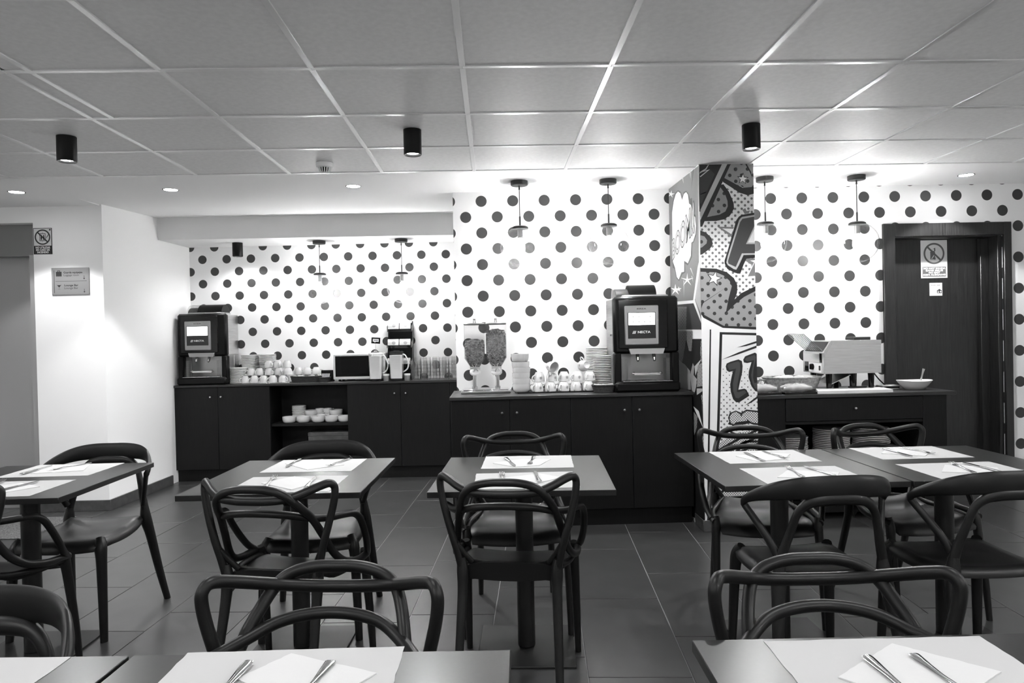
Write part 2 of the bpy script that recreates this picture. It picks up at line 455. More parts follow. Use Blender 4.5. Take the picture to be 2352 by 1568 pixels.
def pendant(label, x, y, ztop, zc, r=.142, group='clear glass globe pendants', power=PEND_W):
    """rose on the ceiling, cord, black cap, clear globe and a lit bulb"""
    t = thing('globe_pendant', label, 'pendant lamp', (x, y, zc), 0, group)
    H = ztop-zc
    mb = MB(); mb.lathe([(0, H), (.06, H), (.06, H-.028), (.056, H-.032), (0, H-.032)], 32); obj('ceiling_rose', mb, 'black_metal', t)
    mb = MB(); mb.cyl((0, 0, (H-.03+r+.01)/2+.03), .003, H-r-.03-.03, 8)
    mb.cyl((0, 0, r+.04), .006, .07, 10); mb.cyl((0, 0, H-.045), .007, .03, 10, r2=.004); obj('cord', mb, 'black_metal', t)
    mb = MB(); mb.lathe([(0, r+.008), (.045, r+.006), (.058, r-.002), (.058, r-.014), (0, r-.014)], 32); obj('cap', mb, 'black_metal', t)
    a0 = math.asin(.05/r); k = 16; pr = []
    for i in range(k+1):
        a = a0+(PI-a0)*i/k; pr.append((max(0, r*math.sin(a)) if i < k else 0, r*math.cos(a)))
    mb = MB(); mb.lathe(pr, 40); obj('globe', mb, 'glass', t, ang=80)
    mb = MB(); mb.cyl((0, 0, r-.045), .019, .065, 16); obj('socket', mb, 'steel', t)
    mb = MB(); mb.lathe([(0, .055), (.014, .055), (.02, .03), (.031, .005), (.033, -.015), (.026, -.037), (.012, -.047), (0, -.049)], 20); obj('bulb', mb, 'bulb', t)
    lamp('POINT', t, (0, 0, -.01), power, .034, name='bulb_light')
pendant('glass globe pendant above the cereal dispenser', .209, 4.97, CZ, 1.930)
pendant('glass globe pendant above the middle coffee machine', .837, 4.965, CZ, 1.936)
pendant('glass globe pendant partly hidden by the comic column', 1.958, 4.97, CZ, 1.930)
pendant('glass globe pendant beside the dark door', 2.618, 4.965, CZ, 1.918)
pendant('smaller looking glass globe pendant over the microwave side of the recess', -.842, 6.65, 2.235, 1.775, group='clear glass globe pendants')
pendant('glass globe pendant in the recess above the cup tray and basket', -1.615, 6.68, 2.235, 1.785)

for lb, x, y in (('added glass globe pendant out of view on the left', -3.9, 1.6), ('added glass globe pendant out of view on the right', 3.9, 1.1), ('added glass globe pendant out of view behind the viewer to the left', -1.7, -.7), ('added glass globe pendant out of view behind the viewer to the right', 1.9, -.7)):  # unseen globes added to brighten the ceiling and the column front
    pendant(lb, x, y, CZ, 1.93, group='added globe pendants out of view', power=ROOM_W)

# ------------------------------------------------------------------ tables
TZ = .74
def make_table(label, x, y, rz=0, w=.70, d=.735):
    t = thing('dining_table', label, 'table', (x, y, 0), R(rz), 'black pedestal tables')
    mb = MB(); mb.bx(-w/2, w/2, -d/2, d/2, TZ-.022, TZ, 0, .0016); obj('table_top', mb, 'table_top', t)
    mb = MB(); mb.lathe([(0, TZ-.022), (.10, TZ-.022), (.10, TZ-.03), (.037, TZ-.034), (.0365, .012), (0, .012)], 28); obj('column', mb, 'black_metal', t)
    mb = MB(); mb.bx(-.2, .2, -.2, .2, 0, .009, 0, .002); obj('base_plate', mb, 'black_metal', t)
    return t
TABLES = dict(
    T1=(-1.995, 3.06, -.5, 'black pedestal table at the left edge near the lift wall'),
    T2=(-.843, 3.022, -2.2, 'black pedestal table in the second row, left of the middle'),
    T3=(.115, 2.955, -3.6, 'black pedestal table standing alone in front of the middle counter'),
    T4=(1.196, 2.940, 0, 'black pedestal table in front of the column, left of a joined pair'),
    T5=(1.902, 2.935, 0, 'black pedestal table on the right of the joined pair'),
    F1=(-1.052, .965, -2.5, 'black pedestal table in the front left corner'),
    F2=(-.345, .935, -2.5, 'black pedestal table in the foreground left of the middle'),
    F3=(.700, .925, -1.5, 'black pedestal table in the foreground on the right'))
for k, (x, y, rz, lb) in TABLES.items(): make_table(lb, x, y, rz)

# ------------------------------------------------------------------ chairs
def seat_grid(width, y0, y1, zf, thick, mi=0, n=14, m=14, edge=.018, skirt=.03):
    """upholstery-free moulded seat: grid with rounded outline, zf(u,v) heights, closed solid"""
    mb = MB(); top = []; bot = []
    for j in range(m+1):
        v = j/m; y = y0+(y1-y0)*v
        for i in range(n+1):
            u = -1+2*i/n; w = width(v)
            e = max(abs(u), abs(2*v-1))
            z = zf(u, v)
            drop = skirt*max(0, (e-.86)/.14)**2
            top.append((u*w, y, z-drop*.55)); bot.append((u*w*.985, y, z-thick-drop*.3))
    N = (n+1)*(m+1); fs = []
    ix = lambda i, j: j*(n+1)+i
    for j in range(m):
        for i in range(n):
            a = (ix(i, j), ix(i+1, j), ix(i+1, j+1), ix(i, j+1)); fs.append(a); fs.append(tuple(q+N for q in a[::-1]))
    for i in range(n):
        fs.append((ix(i, 0), ix(i, 0)+N, ix(i+1, 0)+N, ix(i+1, 0))); fs.append((ix(i, m), ix(i+1, m), ix(i+1, m)+N, ix(i, m)+N))
    for j in range(m):
        fs.append((ix(0, j), ix(0, j+1), ix(0, j+1)+N, ix(0, j)+N)); fs.append((ix(n, j), ix(n, j)+N, ix(n, j+1)+N, ix(n, j+1)))
    mb.add(top+bot, fs, mi)
    return mb

def mirror(pts): return [(-p[0],)+tuple(p[1:]) for p in pts[::-1] if abs(p[0]) > 1e-6]
def loopA(half, k=7): return cr(mirror(half)+half, k)

def make_woven_chair():
    """armchair whose back is three crossing bands"""
    t = thing('armchair', '', 'chair', group='black armchairs with crossing loop backs')
    r = .0135
    hoop = [(0, -.270, .812), (.055, -.269, .810), (.105, -.263, .797), (.136, -.25, .772), (.156, -.215, .735), (.172, -.168, .69),
            (.189, -.115, .615), (.205, -.065, .54), (.222, -.005, .492), (.236, .08, .468), (.238, .16, .462), (.226, .215, .452)]
    wide = [(0, -.262, .770), (.06, -.26, .771), (.12, -.25, .777), (.165, -.222, .79), (.205, -.185, .806), (.233, -.158, .813), (.245, -.143, .80),
            (.247, -.142, .775), (.24, -.145, .73), (.224, -.15, .665), (.206, -.152, .60), (.188, -.145, .53), (.172, -.135, .45)]
    low = [(0, -.235, .722), (.06, -.228, .719), (.115, -.208, .710), (.165, -.165, .692), (.205, -.11, .68), (.237, -.05, .676), (.256, 0, .668), (.266, .035, .645),
           (.268, .07, .60), (.262, .115, .54), (.25, .155, .49), (.236, .19, .462)]
    for nm, pts, fl in (('back_hoop', hoop, .015), ('arm_hoop', wide, .015), ('low_rail', low, .0135)):
        p = loopA(pts); mb = MB(); mb.tube(p, r, 10, flat=fl); obj(nm, mb, 'black_plastic', t, ang=70)
    wd = lambda v: .146+.072*math.sin(min(1, v*1.3)*PI/2)-(.02*max(0, v-.75)/.25)
    zf = lambda u, v: .450+.014*abs(u)**2.2+.050*max(0, (.32-v)/.32)**1.6-.006*math.sin(v*PI)-.035*max(0, (v-.72)/.28)**2
    obj('seat', seat_grid(wd, -.115, .228, zf, .020, skirt=.03), 'black_plastic', t, ang=70)
    mb = MB(); k = 16; top = []; bot = []
    for i in range(k+1):
        u = -1+2*i/k; x = .172*u; y = -.118-.016*(1-u*u)-.006
        top.append((x, y, .494-.02*abs(u)**3)); bot.append((x, y+.008, .424+.006*u*u-.03*max(0, (abs(u)-.8)/.2)**2))
    vs = top+bot+[(p[0], p[1]+.018, p[2]) for p in top+bot]; n = k+1; fs = []
    for i in range(k):
        fs += [(i, i+1, n+i+1, n+i), (2*n+i+1, 2*n+i, 3*n+i, 3*n+i+1), (i+1, i, 2*n+i, 2*n+i+1), (n+i, n+i+1, 3*n+i+1, 3*n+i)]
    fs += [(0, n, 3*n, 2*n), (k, 2*n+k, 3*n+k, n+k)]
    mb.add(vs, fs); obj('rear_apron', mb, 'black_plastic', t, ang=70)
    for s in (-1, 1):
        for pts in ([(s*.176, -.135, .51, .015), (s*.172, -.136, .46, .022), (s*.172, -.150, .38, .0185), (s*.178, -.21, .17, .0155), (s*.182, -.268, 0, .0125)],
                    [(s*.222, .195, .475, .016), (s*.220, .205, .43, .020), (s*.222, .215, .36, .0185), (s*.226, .245, .15, .0155), (s*.228, .26, 0, .0125)]):
            q = cr(pts, 5); mb = MB(); mb.tube(q, [p[3] for p in q], 10); obj('leg', mb, 'black_plastic', t, ang=70)
        mb = MB(); q = cr([(s*.140, -.105, .485, .011), (s*.18, -.05, .462, .012), (s*.214, .05, .452, .012), (s*.218, .19, .442, .014)], 5)
        mb.tube(q, [p[3] for p in q], 8); obj('seat_rail', mb, 'black_plastic', t, ang=70)
        mb = MB(); mb.tube([(s*.192, -.148, .565), (s*.168, -.13, .525), (s*.142, -.112, .488)], [.012, .011, .011], 8); obj('seat_strut', mb, 'black_plastic', t, ang=70)
    return t

def make_arch_chair():
    """open-armed chair: one broad arched band over an inner hoop, lens-shaped gaps at the sides"""
    t = thing('arch_back_chair', '', 'chair', group='black chairs with a broad arched back band')
    hoop = [(0, -.257, .728, .022), (.06, -.256, .726, .022), (.105, -.252, .714, .018), (.137, -.242, .68, .015), (.155, -.23, .62, .0155), (.172, -.214, .555, .017), (.187, -.205, .49, .019), (.19, -.205, .43, .020)]
    hp = loopA(hoop); mb = MB(); mb.tube(hp, [p[3] for p in hp], 10, flat=[p[3]*.8 for p in hp]); obj('inner_hoop', mb, 'black_plastic', t, ang=70)
    band = [(0, -.262, .770, .041), (.08, -.26, .770, .040), (.145, -.245, .765, .037), (.195, -.214, .753, .032), (.230, -.17, .736, .025), (.254, -.125, .716, .018), (.264, -.095, .699, .0145),
            (.262, -.083, .682, .0135), (.254, -.092, .665, .013), (.231, -.127, .62, .0135), (.205, -.165, .565, .015), (.187, -.19, .515, .016)]
    bp = loopA(band); mb = MB(); mb.tube(bp, [.0115]*len(bp), 12, flat=[p[3] for p in bp], upv=(0, 0, 1)); obj('back_band', mb, 'black_plastic', t, ang=70)
    wd = lambda v: .186+.026*math.sin(v*PI*.75)-.03*max(0, (v-.8)/.2)**2
    zf = lambda u, v: .448+.010*abs(u)**2+.012*max(0, (.2-v)/.2)-.014*math.sin(v*PI)-.018*max(0, (v-.75)/.25)**2
    obj('seat', seat_grid(wd, -.205, .215, zf, .030, skirt=.04), 'black_plastic', t, ang=70)
    for s in (-1, 1):
        for pts in ([(s*.186, -.204, .50, .018), (s*.192, -.206, .43, .026), (s*.203, -.224, .35, .0225), (s*.222, -.26, .17, .019), (s*.242, -.30, 0, .0155)],
                    [(s*.176, .165, .445, .020), (s*.188, .185, .41, .026), (s*.195, .193, .35, .0225), (s*.202, .203, .17, .019), (s*.208, .212, 0, .016)]):
            q = cr(pts, 5); mb = MB(); mb.tube(q, [p[3] for p in q], 10); obj('leg', mb, 'black_plastic', t, ang=70)
    return t

A0 = make_woven_chair(); B0 = make_arch_chair()
_used = set()
def chair(proto, x, y, rz, label):
    if proto.name not in _used:
        _used.add(proto.name); o = proto; o.location = (x, y, 0); o.rotation_euler = (0, 0, R(rz)); o['label'] = label
    else: o = copy_tree(proto, (x, y, 0), (0, 0, R(rz)), label)
    return o
# rz: 0 faces the far wall, 180 faces the viewer; x,y is the point midway between the feet
def by_top(x, y, rz, back=.27): return (x-math.sin(R(rz))*back, y+math.cos(R(rz))*back)
for proto, x, y, rz, lb in (
    (A0, -.357, 1.574, 174.5, 'black loop-backed armchair in the foreground behind the left front table'),
    (A0, .688, 1.525, 178, 'black loop-backed armchair in the foreground behind the right front table'),
    (A0, .022, 2.405, -8.5, 'black loop-backed armchair with its back to the viewer at the lone middle table'),
    (A0, -.832, 2.40, -10, 'black loop-backed armchair with its back to the viewer, second row left of the middle'),
    (A0, .094, 3.575, 179, 'black loop-backed armchair facing the viewer behind the lone middle table'),
    (A0, 1.290, 3.58, 170, 'black loop-backed armchair facing the viewer right in front of the comic column'),
    (A0, 1.875, 3.55, 189, 'black loop-backed armchair facing the viewer in front of the bread sideboard'),
    (A0, -2.03, 2.46, -6, 'black loop-backed armchair cut off by the left edge, back to the viewer'),
    (B0, -1.945, 3.63, 179, 'black arch-backed chair facing the viewer beside the white left wall'),
    (B0, -.845, 3.55, 183, 'black arch-backed chair facing the viewer in front of the open niche'),
    (B0, -1.095, 1.53, 180, 'black arch-backed chair in the front left corner'),
    (B0, 1.175, 2.37, 2, 'black arch-backed chair with its back to the viewer at the table before the column'),
    (B0, 1.795, 2.37, 2, 'black arch-backed chair with its back to the viewer, cut off by the right edge')):
    cx, cy = by_top(x, y, rz); chair(proto, cx, cy, rz, lb)

# ------------------------------------------------------------------ place settings
def sheet(name, label, cat, pts, z, m, th=.0008, group=None, rough=.0012):
    """paper with slightly wavy cut edges; pts are its four corners in order"""
    P = []; n = 14
    for a, b in zip(pts, pts[1:]+pts[:1]):
        for i in range(n):
            q = i/n; j = random.uniform(-rough, rough) if i else 0
            dx, dy = b[0]-a[0], b[1]-a[1]; L = math.hypot(dx, dy) or 1
            P.append((a[0]+dx*q-dy/L*j, a[1]+dy*q+dx/L*j))
    cx = sum(p[0] for p in P)/len(P); cy = sum(p[1] for p in P)/len(P)
    mb = MB(); mb.prism([(x-cx, y-cy) for x, y in P], 0, th)
    return tag(obj(name, mb, m, None, (cx, cy, z)), label, cat, group)
def make_fork():
    t = thing('fork', '', 'fork', group='steel forks')
    mb = MB()
    q = cr([(0, -.098, .004, .0085, .0012), (0, -.09, .004, .0095, .0013), (0, -.03, .003, .0050, .0016), (0, .025, .0055, .0042, .0018), (0, .045, .0045, .0075, .0014), (0, .062, .0028, .0115, .0012), (0, .074, .0035, .0118, .001)], 4)
    mb.tube(q, [p[3] for p in q], 8, flat=[p[4] for p in q], upv=(0, 0, 1)); obj('handle', mb, 'cutlery', t, ang=70)
    for i in range(4):
        x = -.0093+.0062*i; mb = MB(); mb.tube([(x, .070, .0035), (x, .09, .005), (x*.97, .105, .0085)], [.0017, .0016, .0009], 6, flat=[.001, .001, .0007], upv=(0, 0, 1)); obj('tine', mb, 'cutlery', t, ang=70)
    return t
def make_knife():
    t = thing('knife', '', 'knife', group='steel knives')
    mb = MB(); q = cr([(0, -.105, .004, .0085, .003), (0, -.09, .004, .0098, .0035), (0, -.03, .004, .0065, .0035), (0, .005, .004, .0055, .003)], 4)
    mb.tube(q, [p[3] for p in q], 8, flat=[p[4] for p in q], upv=(0, 0, 1)); obj('handle', mb, 'cutlery', t, ang=70)
    mb = MB(); mb.prism([(-.005, 0), (.005, 0), (.0085, .03), (.0095, .07), (.007, .095), (0, .108), (-.006, .1), (-.0055, .05)], .0025, .0045); obj('blade', mb, 'cutlery', t)
    return t
FORK, KNIFE = make_fork(), make_knife()
def place(proto, x, y, ang, label, z):
    k = proto.name
    if k not in _used:
        _used.add(k); proto.location = (x, y, z); proto.rotation_euler = (0, 0, R(ang)); proto['label'] = label; return proto
    return copy_tree(proto, (x, y, z), (0, 0, R(ang)), label)
def setting(where, mat_pts, nap_pts, fork, knife):
    z = TZ
    if mat_pts: sheet('placemat', 'white paper placemat '+where, 'placemat', mat_pts, z+.0002, 'paper', group='white paper placemats')
    if nap_pts: sheet('napkin', 'folded white paper napkin '+where, 'napkin', nap_pts, z+.0013, 'napkin', .0022, group='white paper napkins')
    if fork: place(FORK, *fork, 'steel fork on the napkin '+where, z+.0036)
    if knife: place(KNIFE, *knife, 'steel knife on the napkin '+where, z+.0036)
#SETTINGS#
def rect(cx, cy, rz, w=.402, h=.303):
    c, s = math.cos(R(rz)), math.sin(R(rz))
    return [(cx+x*c-y*s, cy+x*s+y*c) for x, y in ((-w/2, -h/2), (w/2, -h/2), (w/2, h/2), (-w/2, h/2))]
setting('on the far side of the lone middle table', rect(.146, 3.176, -3.6), [(-.012, 3.154), (.12, 3.235), (.253, 3.214), (.193, 3.075), (.087, 3.047)], (.164, 3.180, 171), (.066, 3.158, -170))
setting('on the near side of the lone middle table', rect(.117, 2.778, -1), [(-.024, 2.797), (.181, 2.891), (.263, 2.801), (.099, 2.655)], (.0275, 2.80, 1.4), (.165, 2.8185, 1.8))
setting('on the far side of the second table from left', rect(-.820, 3.226, -3), [(-.975, 3.283), (-.824, 3.372), (-.688, 3.209), (-.831, 3.116)], (-.724, 3.265, 164), (-.935, 3.28, 178))
setting('on the near side of the second table from left', rect(-.826, 2.826, -2.5), [(-.944, 2.85), (-.844, 2.97), (-.694, 2.859), (-.783, 2.711)], (-.912, 2.862, 6.4), (-.74, 2.83, 4))
setting('on the far side of the leftmost table', rect(-1.985, 3.278, -.5), [(-2.08, 3.20), (-2.1, 3.38), (-1.93, 3.40), (-1.87, 3.24)], (-1.985, 3.335, 151), (-2.10, 3.275, -1.5))
setting('on the near side of the leftmost table', rect(-1.985, 2.885, 0), [(-2.1, 2.86), (-1.985, 2.99), (-1.85, 2.90), (-1.95, 2.77)], (-2.06, 2.94, 16), (-1.94, 2.90, -12))
setting('on the far side of the table before the column', rect(1.211, 3.152, 0), [(1.093, 3.167), (1.23, 3.245), (1.351, 3.186), (1.27, 3.063), (1.14, 3.029)], (1.2665, 3.154, -171), (1.161, 3.117, -177))
setting('on the near side of the table before the column', rect(1.213, 2.742, 0), [(1.089, 2.691), (1.188, 2.826), (1.365, 2.756), (1.306, 2.66)], (1.1925, 2.77, -6.3), (1.292, 2.7745, 7.6))
setting('on the far side of the rightmost table', rect(1.884, 3.155, -.5), [(1.75, 3.14), (1.867, 3.29), (2.0, 3.168), (1.893, 3.046)], (1.9345, 3.173, -165), (1.821, 3.1345, -178))
setting('on the near side of the rightmost table', rect(1.873, 2.744, .5), [(1.751, 2.712), (1.85, 2.845), (2.011, 2.766), (1.944, 2.643)], (1.8685, 2.76, -10.8), (1.9455, 2.761, 2.3))
setting('on the left foreground table', rect(-.380, 1.165, -.5), [(-.449, 1.207), (-.382, 1.296), (-.212, 1.209), (-.302, 1.087)], (-.3155, 1.155, 170.7), (-.4535, 1.155, 176.3))
setting('on the right foreground table', rect(.687, 1.130, -1.2), [(.557, 1.14), (.713, 1.254), (.83, 1.138), (.647, 1.023)], (.7235, 1.105, -178.3), (.636, 1.095, 179.3))
setting('in the front left corner', rect(-1.0, 1.175, -2.5), None, None, None)

# ------------------------------------------------------------------ counters
def knob(parent, x, y, z):
    mb = MB(); T = Matrix.Translation((x, y, z)) @ Matrix.Rotation(PI/2, 4, 'X')
    mb.lathe([(0, -.002), (.004, -.002), (.004, .012), (.009, .014), (.0105, .02), (.008, .025), (0, .026)], 14, 0, T)
    obj('knob', mb, 'steel', parent)
def counter(name, label, cat, x0, x1, depth, h, loc, rz, doors, plinth=.10, niche=None):
    """front face on local y=0; doors: (xa, xb, knob_x); niche: (xa, xb) left open"""
    t = thing(name, label, cat, loc, rz)
    mb = MB()
    for a, b in ([(x0, x1)] if not niche else [(x0, niche[0]), (niche[1], x1)]): mb.bx(a, b, .02, depth, plinth, h-.022)
    if niche:
        a, b = niche
        mb.bx(a, b, depth-.015, depth, plinth, h-.022); mb.bx(a, b, .02, depth, plinth, plinth+.02)
    obj('carcass', mb, 'dark_wood', t)
    mb = MB(); mb.bx(x0+.01, x1-.01, .035, depth, 0, plinth); obj('plinth', mb, 'dark_wood', t)
    for a, b, kx in doors:
        mb = MB(); mb.bx(a+.0012, b-.0012, .001, .0195, plinth+.002, h-.024, 0, .0015); d = obj('door', mb, 'dark_wood', t)
        if kx is not None: knob(d, kx, .001, h-.112)
    if niche:
        a, b = niche; mb = MB(); mb.bx(a, b, .03, depth-.016, .50, .525, 0, .002); obj('shelf', mb, 'dark_wood', t)
    return t
def worktop(label, x0, x1, y0, y1, h, loc, rz):
    mb = MB(); mb.bx(x0, x1, y0, y1, h-.0215, h, 0, .002)
    return tag(obj('worktop', mb, 'worktop', None, loc, (0, 0, rz)), label, 'worktop')
LH, CH, RH = .905, .900, .866
LL = (0, 6.535, 0)                       # left counter: front line passes here, turned like the recess
counter('cabinet', 'long black cabinet with an open niche under the left coffee machine', 'cabinet', -3.05, -.282, .335, LH, LL, RA,
        [(-3.05, -2.583, -2.645), (-2.583, -2.094, -2.545), (-1.369, -.872, -.925), (-.872, -.413, -.820), (-.413, -.284, None)], .11, (-2.094, -1.369))
worktop('dark worktop carrying microwave, jugs and the left coffee machine', -3.06, -.282, -.012, .337, LH, LL, RA)
counter('cabinet', 'black four-door cabinet under the cereal dispenser and the middle coffee machine', 'cabinet', -.293, 1.352, .56, CH, (0, 4.757, 0), 0,
        [(-.291, .103, .051), (.103, .516, .151), (.516, .937, .881), (.937, 1.350, .982)], .115)
worktop('dark worktop carrying cereal dispenser, cups and the middle coffee machine', -.302, 1.358, -.012, .571, CH, (0, 4.757, 0), 0)
def sideboard():
    t = thing('sideboard', 'black sideboard with one wide drawer and open shelves under the toaster', 'sideboard', (0, 4.735, 0))
    H = RH
    mb = MB(); mb.bx(1.765, 1.98, 0, .56, .0, H-.025, 0, .002); mb.bx(2.935, 3.10, 0, .56, 0, H-.025, 0, .002); mb.bx(1.98, 2.935, .545, .56, .05, H-.025)
    mb.bx(1.98, 2.935, .02, .545, .05, .09); obj('carcass', mb, 'dark_wood', t)
    mb = MB(); mb.bx(1.75, 3.155, -.02, .58, H-.025, H, 0, .002); obj('top', mb, 'worktop', t)
    mb = MB(); mb.bx(1.983, 2.932, -.003, .50, .682, H-.030, 0, .002); d = obj('drawer', mb, 'dark_wood', t); knob(d, 2.455, -.003, .765)
    mb = MB(); mb.bx(1.982, 2.933, .005, .5, .660, .679, 0, .001); obj('rail', mb, 'dark_wood', t)
    mb = MB(); mb.bx(1.982, 2.933, .02, .54, .40, .42, 0, .001); obj('shelf', mb, 'dark_wood', t)
sideboard()

# ------------------------------------------------------------------ coffee machines
def coffee_machine(label, loc, rz, w=.455, d=.36, h=.665, canister=0):
    t = thing('coffee_machine', label, 'coffee machine', loc, R(rz), 'bean coffee machines'); hw = w/2
    mb = MB(); mb.bx(-hw+.012, hw-.012, .07, d, .275, h-.01, 0, .004); mb.bx(-hw+.012, hw-.012, .20, d, .015, .275, 0, .004)
    for s_ in (-1, 1): mb.bx(s_*(hw-.012), s_*(hw-.045), .07, .20, .015, .275)
    obj('body', mb, 'brushed', t)
    mb = MB()                                        # front shell: frame around the cup niche
    mb.bx(-hw, hw, 0, .07, .265, h, 0, .018); mb.bx(-hw, -hw+.05, .0, .07, .05, .27, 0, .008); mb.bx(hw-.05, hw, 0, .07, .05, .27, 0, .008)
    mb.bx(-hw, hw, -.035, .09, 0, .072, 0, .016); obj('front_shell', mb, 'satin_black', t)
    mb = MB(); mb.bx(-hw+.046, hw-.046, .185, .199, .072, .268); mb.bx(-hw+.046, hw-.046, .07, .185, .262, .272); mb.bx(-hw+.046, hw-.046, .09, .199, .05, .07); obj('niche_back', mb, 'niche_steel', t)
    for x in (-.155, .15):
        mb = MB(); mb.cyl((x, .035, .155), .026, .15, 16); obj('niche_post', mb, 'clear_plastic', t)
    mb = MB(); mb.bx(-hw+.032, hw-.075, -.006, .01, .30, h-.022, 0, .006); obj('glass_panel', mb, 'gloss_black', t)
    bx0, bx1, bz0, bz1 = -hw+.075, hw-.14, .325, .598
    mb = MB(); mb.bx(bx0, bx1, -.013, 0, bz0, bz1, 0, .006); bz = obj('bezel', mb, 'bezel', t)
    mb = MB(); mb.bx(bx0+.022, bx1-.022, -.0145, -.01, bz0+.045, bz1-.048); obj('display', mb, 'screen_black', bz)
    mb = MB(); mb.bx(bx0+.027, bx1-.027, -.0155, -.011, bz0+.138, bz1-.052); sc = obj('screen', mb, 'screen_white', bz)
    xm = (bx0+bx1)/2; ww = (bx1-bx0)-.06
    mb = MB()
    for i in range(4):
        for j in range(2):
            if (i, j) == (2, 1): continue
            mb.box((xm-ww*.33+ww*.22*i, -.016, bz0+.16+.035*j), (.0075, .001, .006))
    obj('icons', mb, 'print_black', sc)
    put('lettering', text_mesh('NECTA', .022, ['print_white'], ww*.5, .0006), bz, (xm+.014, -.0152, bz0+.088), (PI/2, 0, 0))
    mb = MB()
    for i in range(4): mb.box((xm-.056+.002*i, -.0152, bz0+.080+.0052*i), (.022, .0006, .0028))
    obj('logo', mb, 'print_white', bz)
    put('lettering', text_mesh('KREA', .014, ['screen_black'], ww*.36, 0), bz, (xm, -.0135, bz1-.024), (PI/2, 0, 0))
    mb = MB(); mb.add([(-.125, -.012, .30), (.125, -.012, .30), (.112, -.016, .262), (-.112, -.016, .262), (-.125, .01, .30), (.125, .01, .30), (.112, .01, .262), (-.112, .01, .262)],
                      [(0, 1, 2, 3), (7, 6, 5, 4), (0, 4, 5, 1), (1, 5, 6, 2), (2, 6, 7, 3), (3, 7, 4, 0)]); obj('grip_strip', mb, 'bezel', t)
    for x in (-.06, .055):
        mb = MB(); mb.tube([(x, .03, .265), (x, .02, .24), (x, .005, .215)], [.012, .012, .009], 10); obj('spout', mb, 'chrome', t)
    mb = MB(); mb.tube(cr([(-.09, .0, .135), (-.09, -.02, .128), (.09, -.02, .128), (.09, .0, .135)], 4), .0045, 8); mb.bx(-.09, .09, -.012, .05, .118, .124); obj('cup_rest', mb, 'chrome', t)
    mb = MB()
    for i in range(8): mb.bx(-hw+.06+i*.046, -hw+.068+i*.046, -.025, .05, .0725, .0765)
    mb.bx(-hw+.055, hw-.055, -.028, -.022, .0725, .0765); obj('drip_grid', mb, 'steel', t)
    # canister lying across the top: half-round hopper with a dark lid
    xa, xb = (-.165, .165) if canister == 0 else (-.19, .10); sp = xa+.10
    prof = [(.10*math.cos(a)*1.0, .10*math.sin(a)) for a in [PI*i/12 for i in range(13)]]
    M = Matrix.Translation((0, d*.52, h-.012)) @ Matrix(((0, 0, 1, 0), (1, 0, 0, 0), (0, 1, 0, 0), (0, 0, 0, 1)))
    mb = MB(); mb.prism(prof, xa, sp, 0, M); obj('bean_hopper', mb, 'clear_plastic', t, ang=30)
    mb = MB(); mb.prism([(p[0]*.93, p[1]*.74) for p in prof], xa+.006, sp-.004, 0, M); obj('coffee_beans', mb, 'beans', t, ang=30)
    mb = MB(); mb.prism([(p[0]*1.01, p[1]*1.01) for p in prof], sp, xb, 0, M); obj('hopper_lid', mb, 'satin_black', t, ang=30)
    mb = MB(); mb.bx(-.15, .17, .05, d*.85, h-.012, h+.012, 0, .006); obj('hopper_tray', mb, 'bezel', t)
    mb = MB(); mb.cyl((-hw+.006, d*.35, h*.6), .008, .02, 12, axis='x'); obj('lock', mb, 'steel', t)
    return t
coffee_machine('black coffee machine with lit screen on the left counter', (-2.728, 6.672, LH), -2.3, .462, .315, .668)
coffee_machine('black coffee machine with lit screen on the middle counter beside the column', (1.062, 4.845, CH), 0, .452, .38, .662, 1)

# ------------------------------------------------------------------ crockery
ORD = ['first', 'second', 'third', 'fourth', 'fifth', 'sixth', 'seventh', 'eighth', 'ninth', 'tenth', 'eleventh', 'twelfth', 'thirteenth', 'fourteenth', 'fifteenth', 'sixteenth',
       'seventeenth', 'eighteenth', 'nineteenth', 'twentieth', 'twenty-first', 'twenty-second', 'twenty-third', 'twenty-fourth', 'twenty-fifth', 'twenty-sixth']
def plate_mesh(r):
    mb = MB(); mb.lathe([(0, .004), (r*.55, .004), (r*.62, .005), (r*.94, .0115), (r*.985, .0118), (r, .0105), (r, .0060), (r*.985, .0050), (r*.62, .0005), (r*.55, 0), (0, 0)], 28)
    return mb.mesh('plate', ['plate_white'], 60)
def plate_stack(x, y, z, r, n, step, label, group, jit=.003, name='plate', cat='plate'):
    me = plate_mesh(r)
    for i in range(n):
        o = put(name, me, None, (x+random.uniform(-jit, jit), y+random.uniform(-jit, jit), z+i*step), (0, 0, random.uniform(0, 6)))
        tag(o, ('topmost' if i == n-1 else 'lowest' if i == 0 else ORD[i]+' lowest')+' '+label, cat, group)
RR = lambda x, dy=0: 6.535+dy+x*math.sin(RA)         # y on the turned left counter
plate_stack(-2.442, 6.79, LH, .082, 13, .0115, 'white saucer of the short front stack beside the left coffee machine', 'front saucer stack, left counter')
plate_stack(-2.37, 6.935, LH, .083, 24, .0112, 'white saucer of the tall stack behind the left cups', 'tall saucer stack, left counter')
plate_stack(-2.20, 6.925, LH, .080, 23, .0118, 'white saucer of the rear right stack behind the left cups', 'rear saucer stack, left counter')
plate_stack(.802, 5.12, CH, .079, 20, .0125, 'white saucer of the front stack beside the middle coffee machine', 'front saucer stack, middle counter')
plate_stack(.775, 5.245, CH, .081, 26, .0118, 'white saucer of the rear stack beside the middle coffee machine', 'rear saucer stack, middle counter')

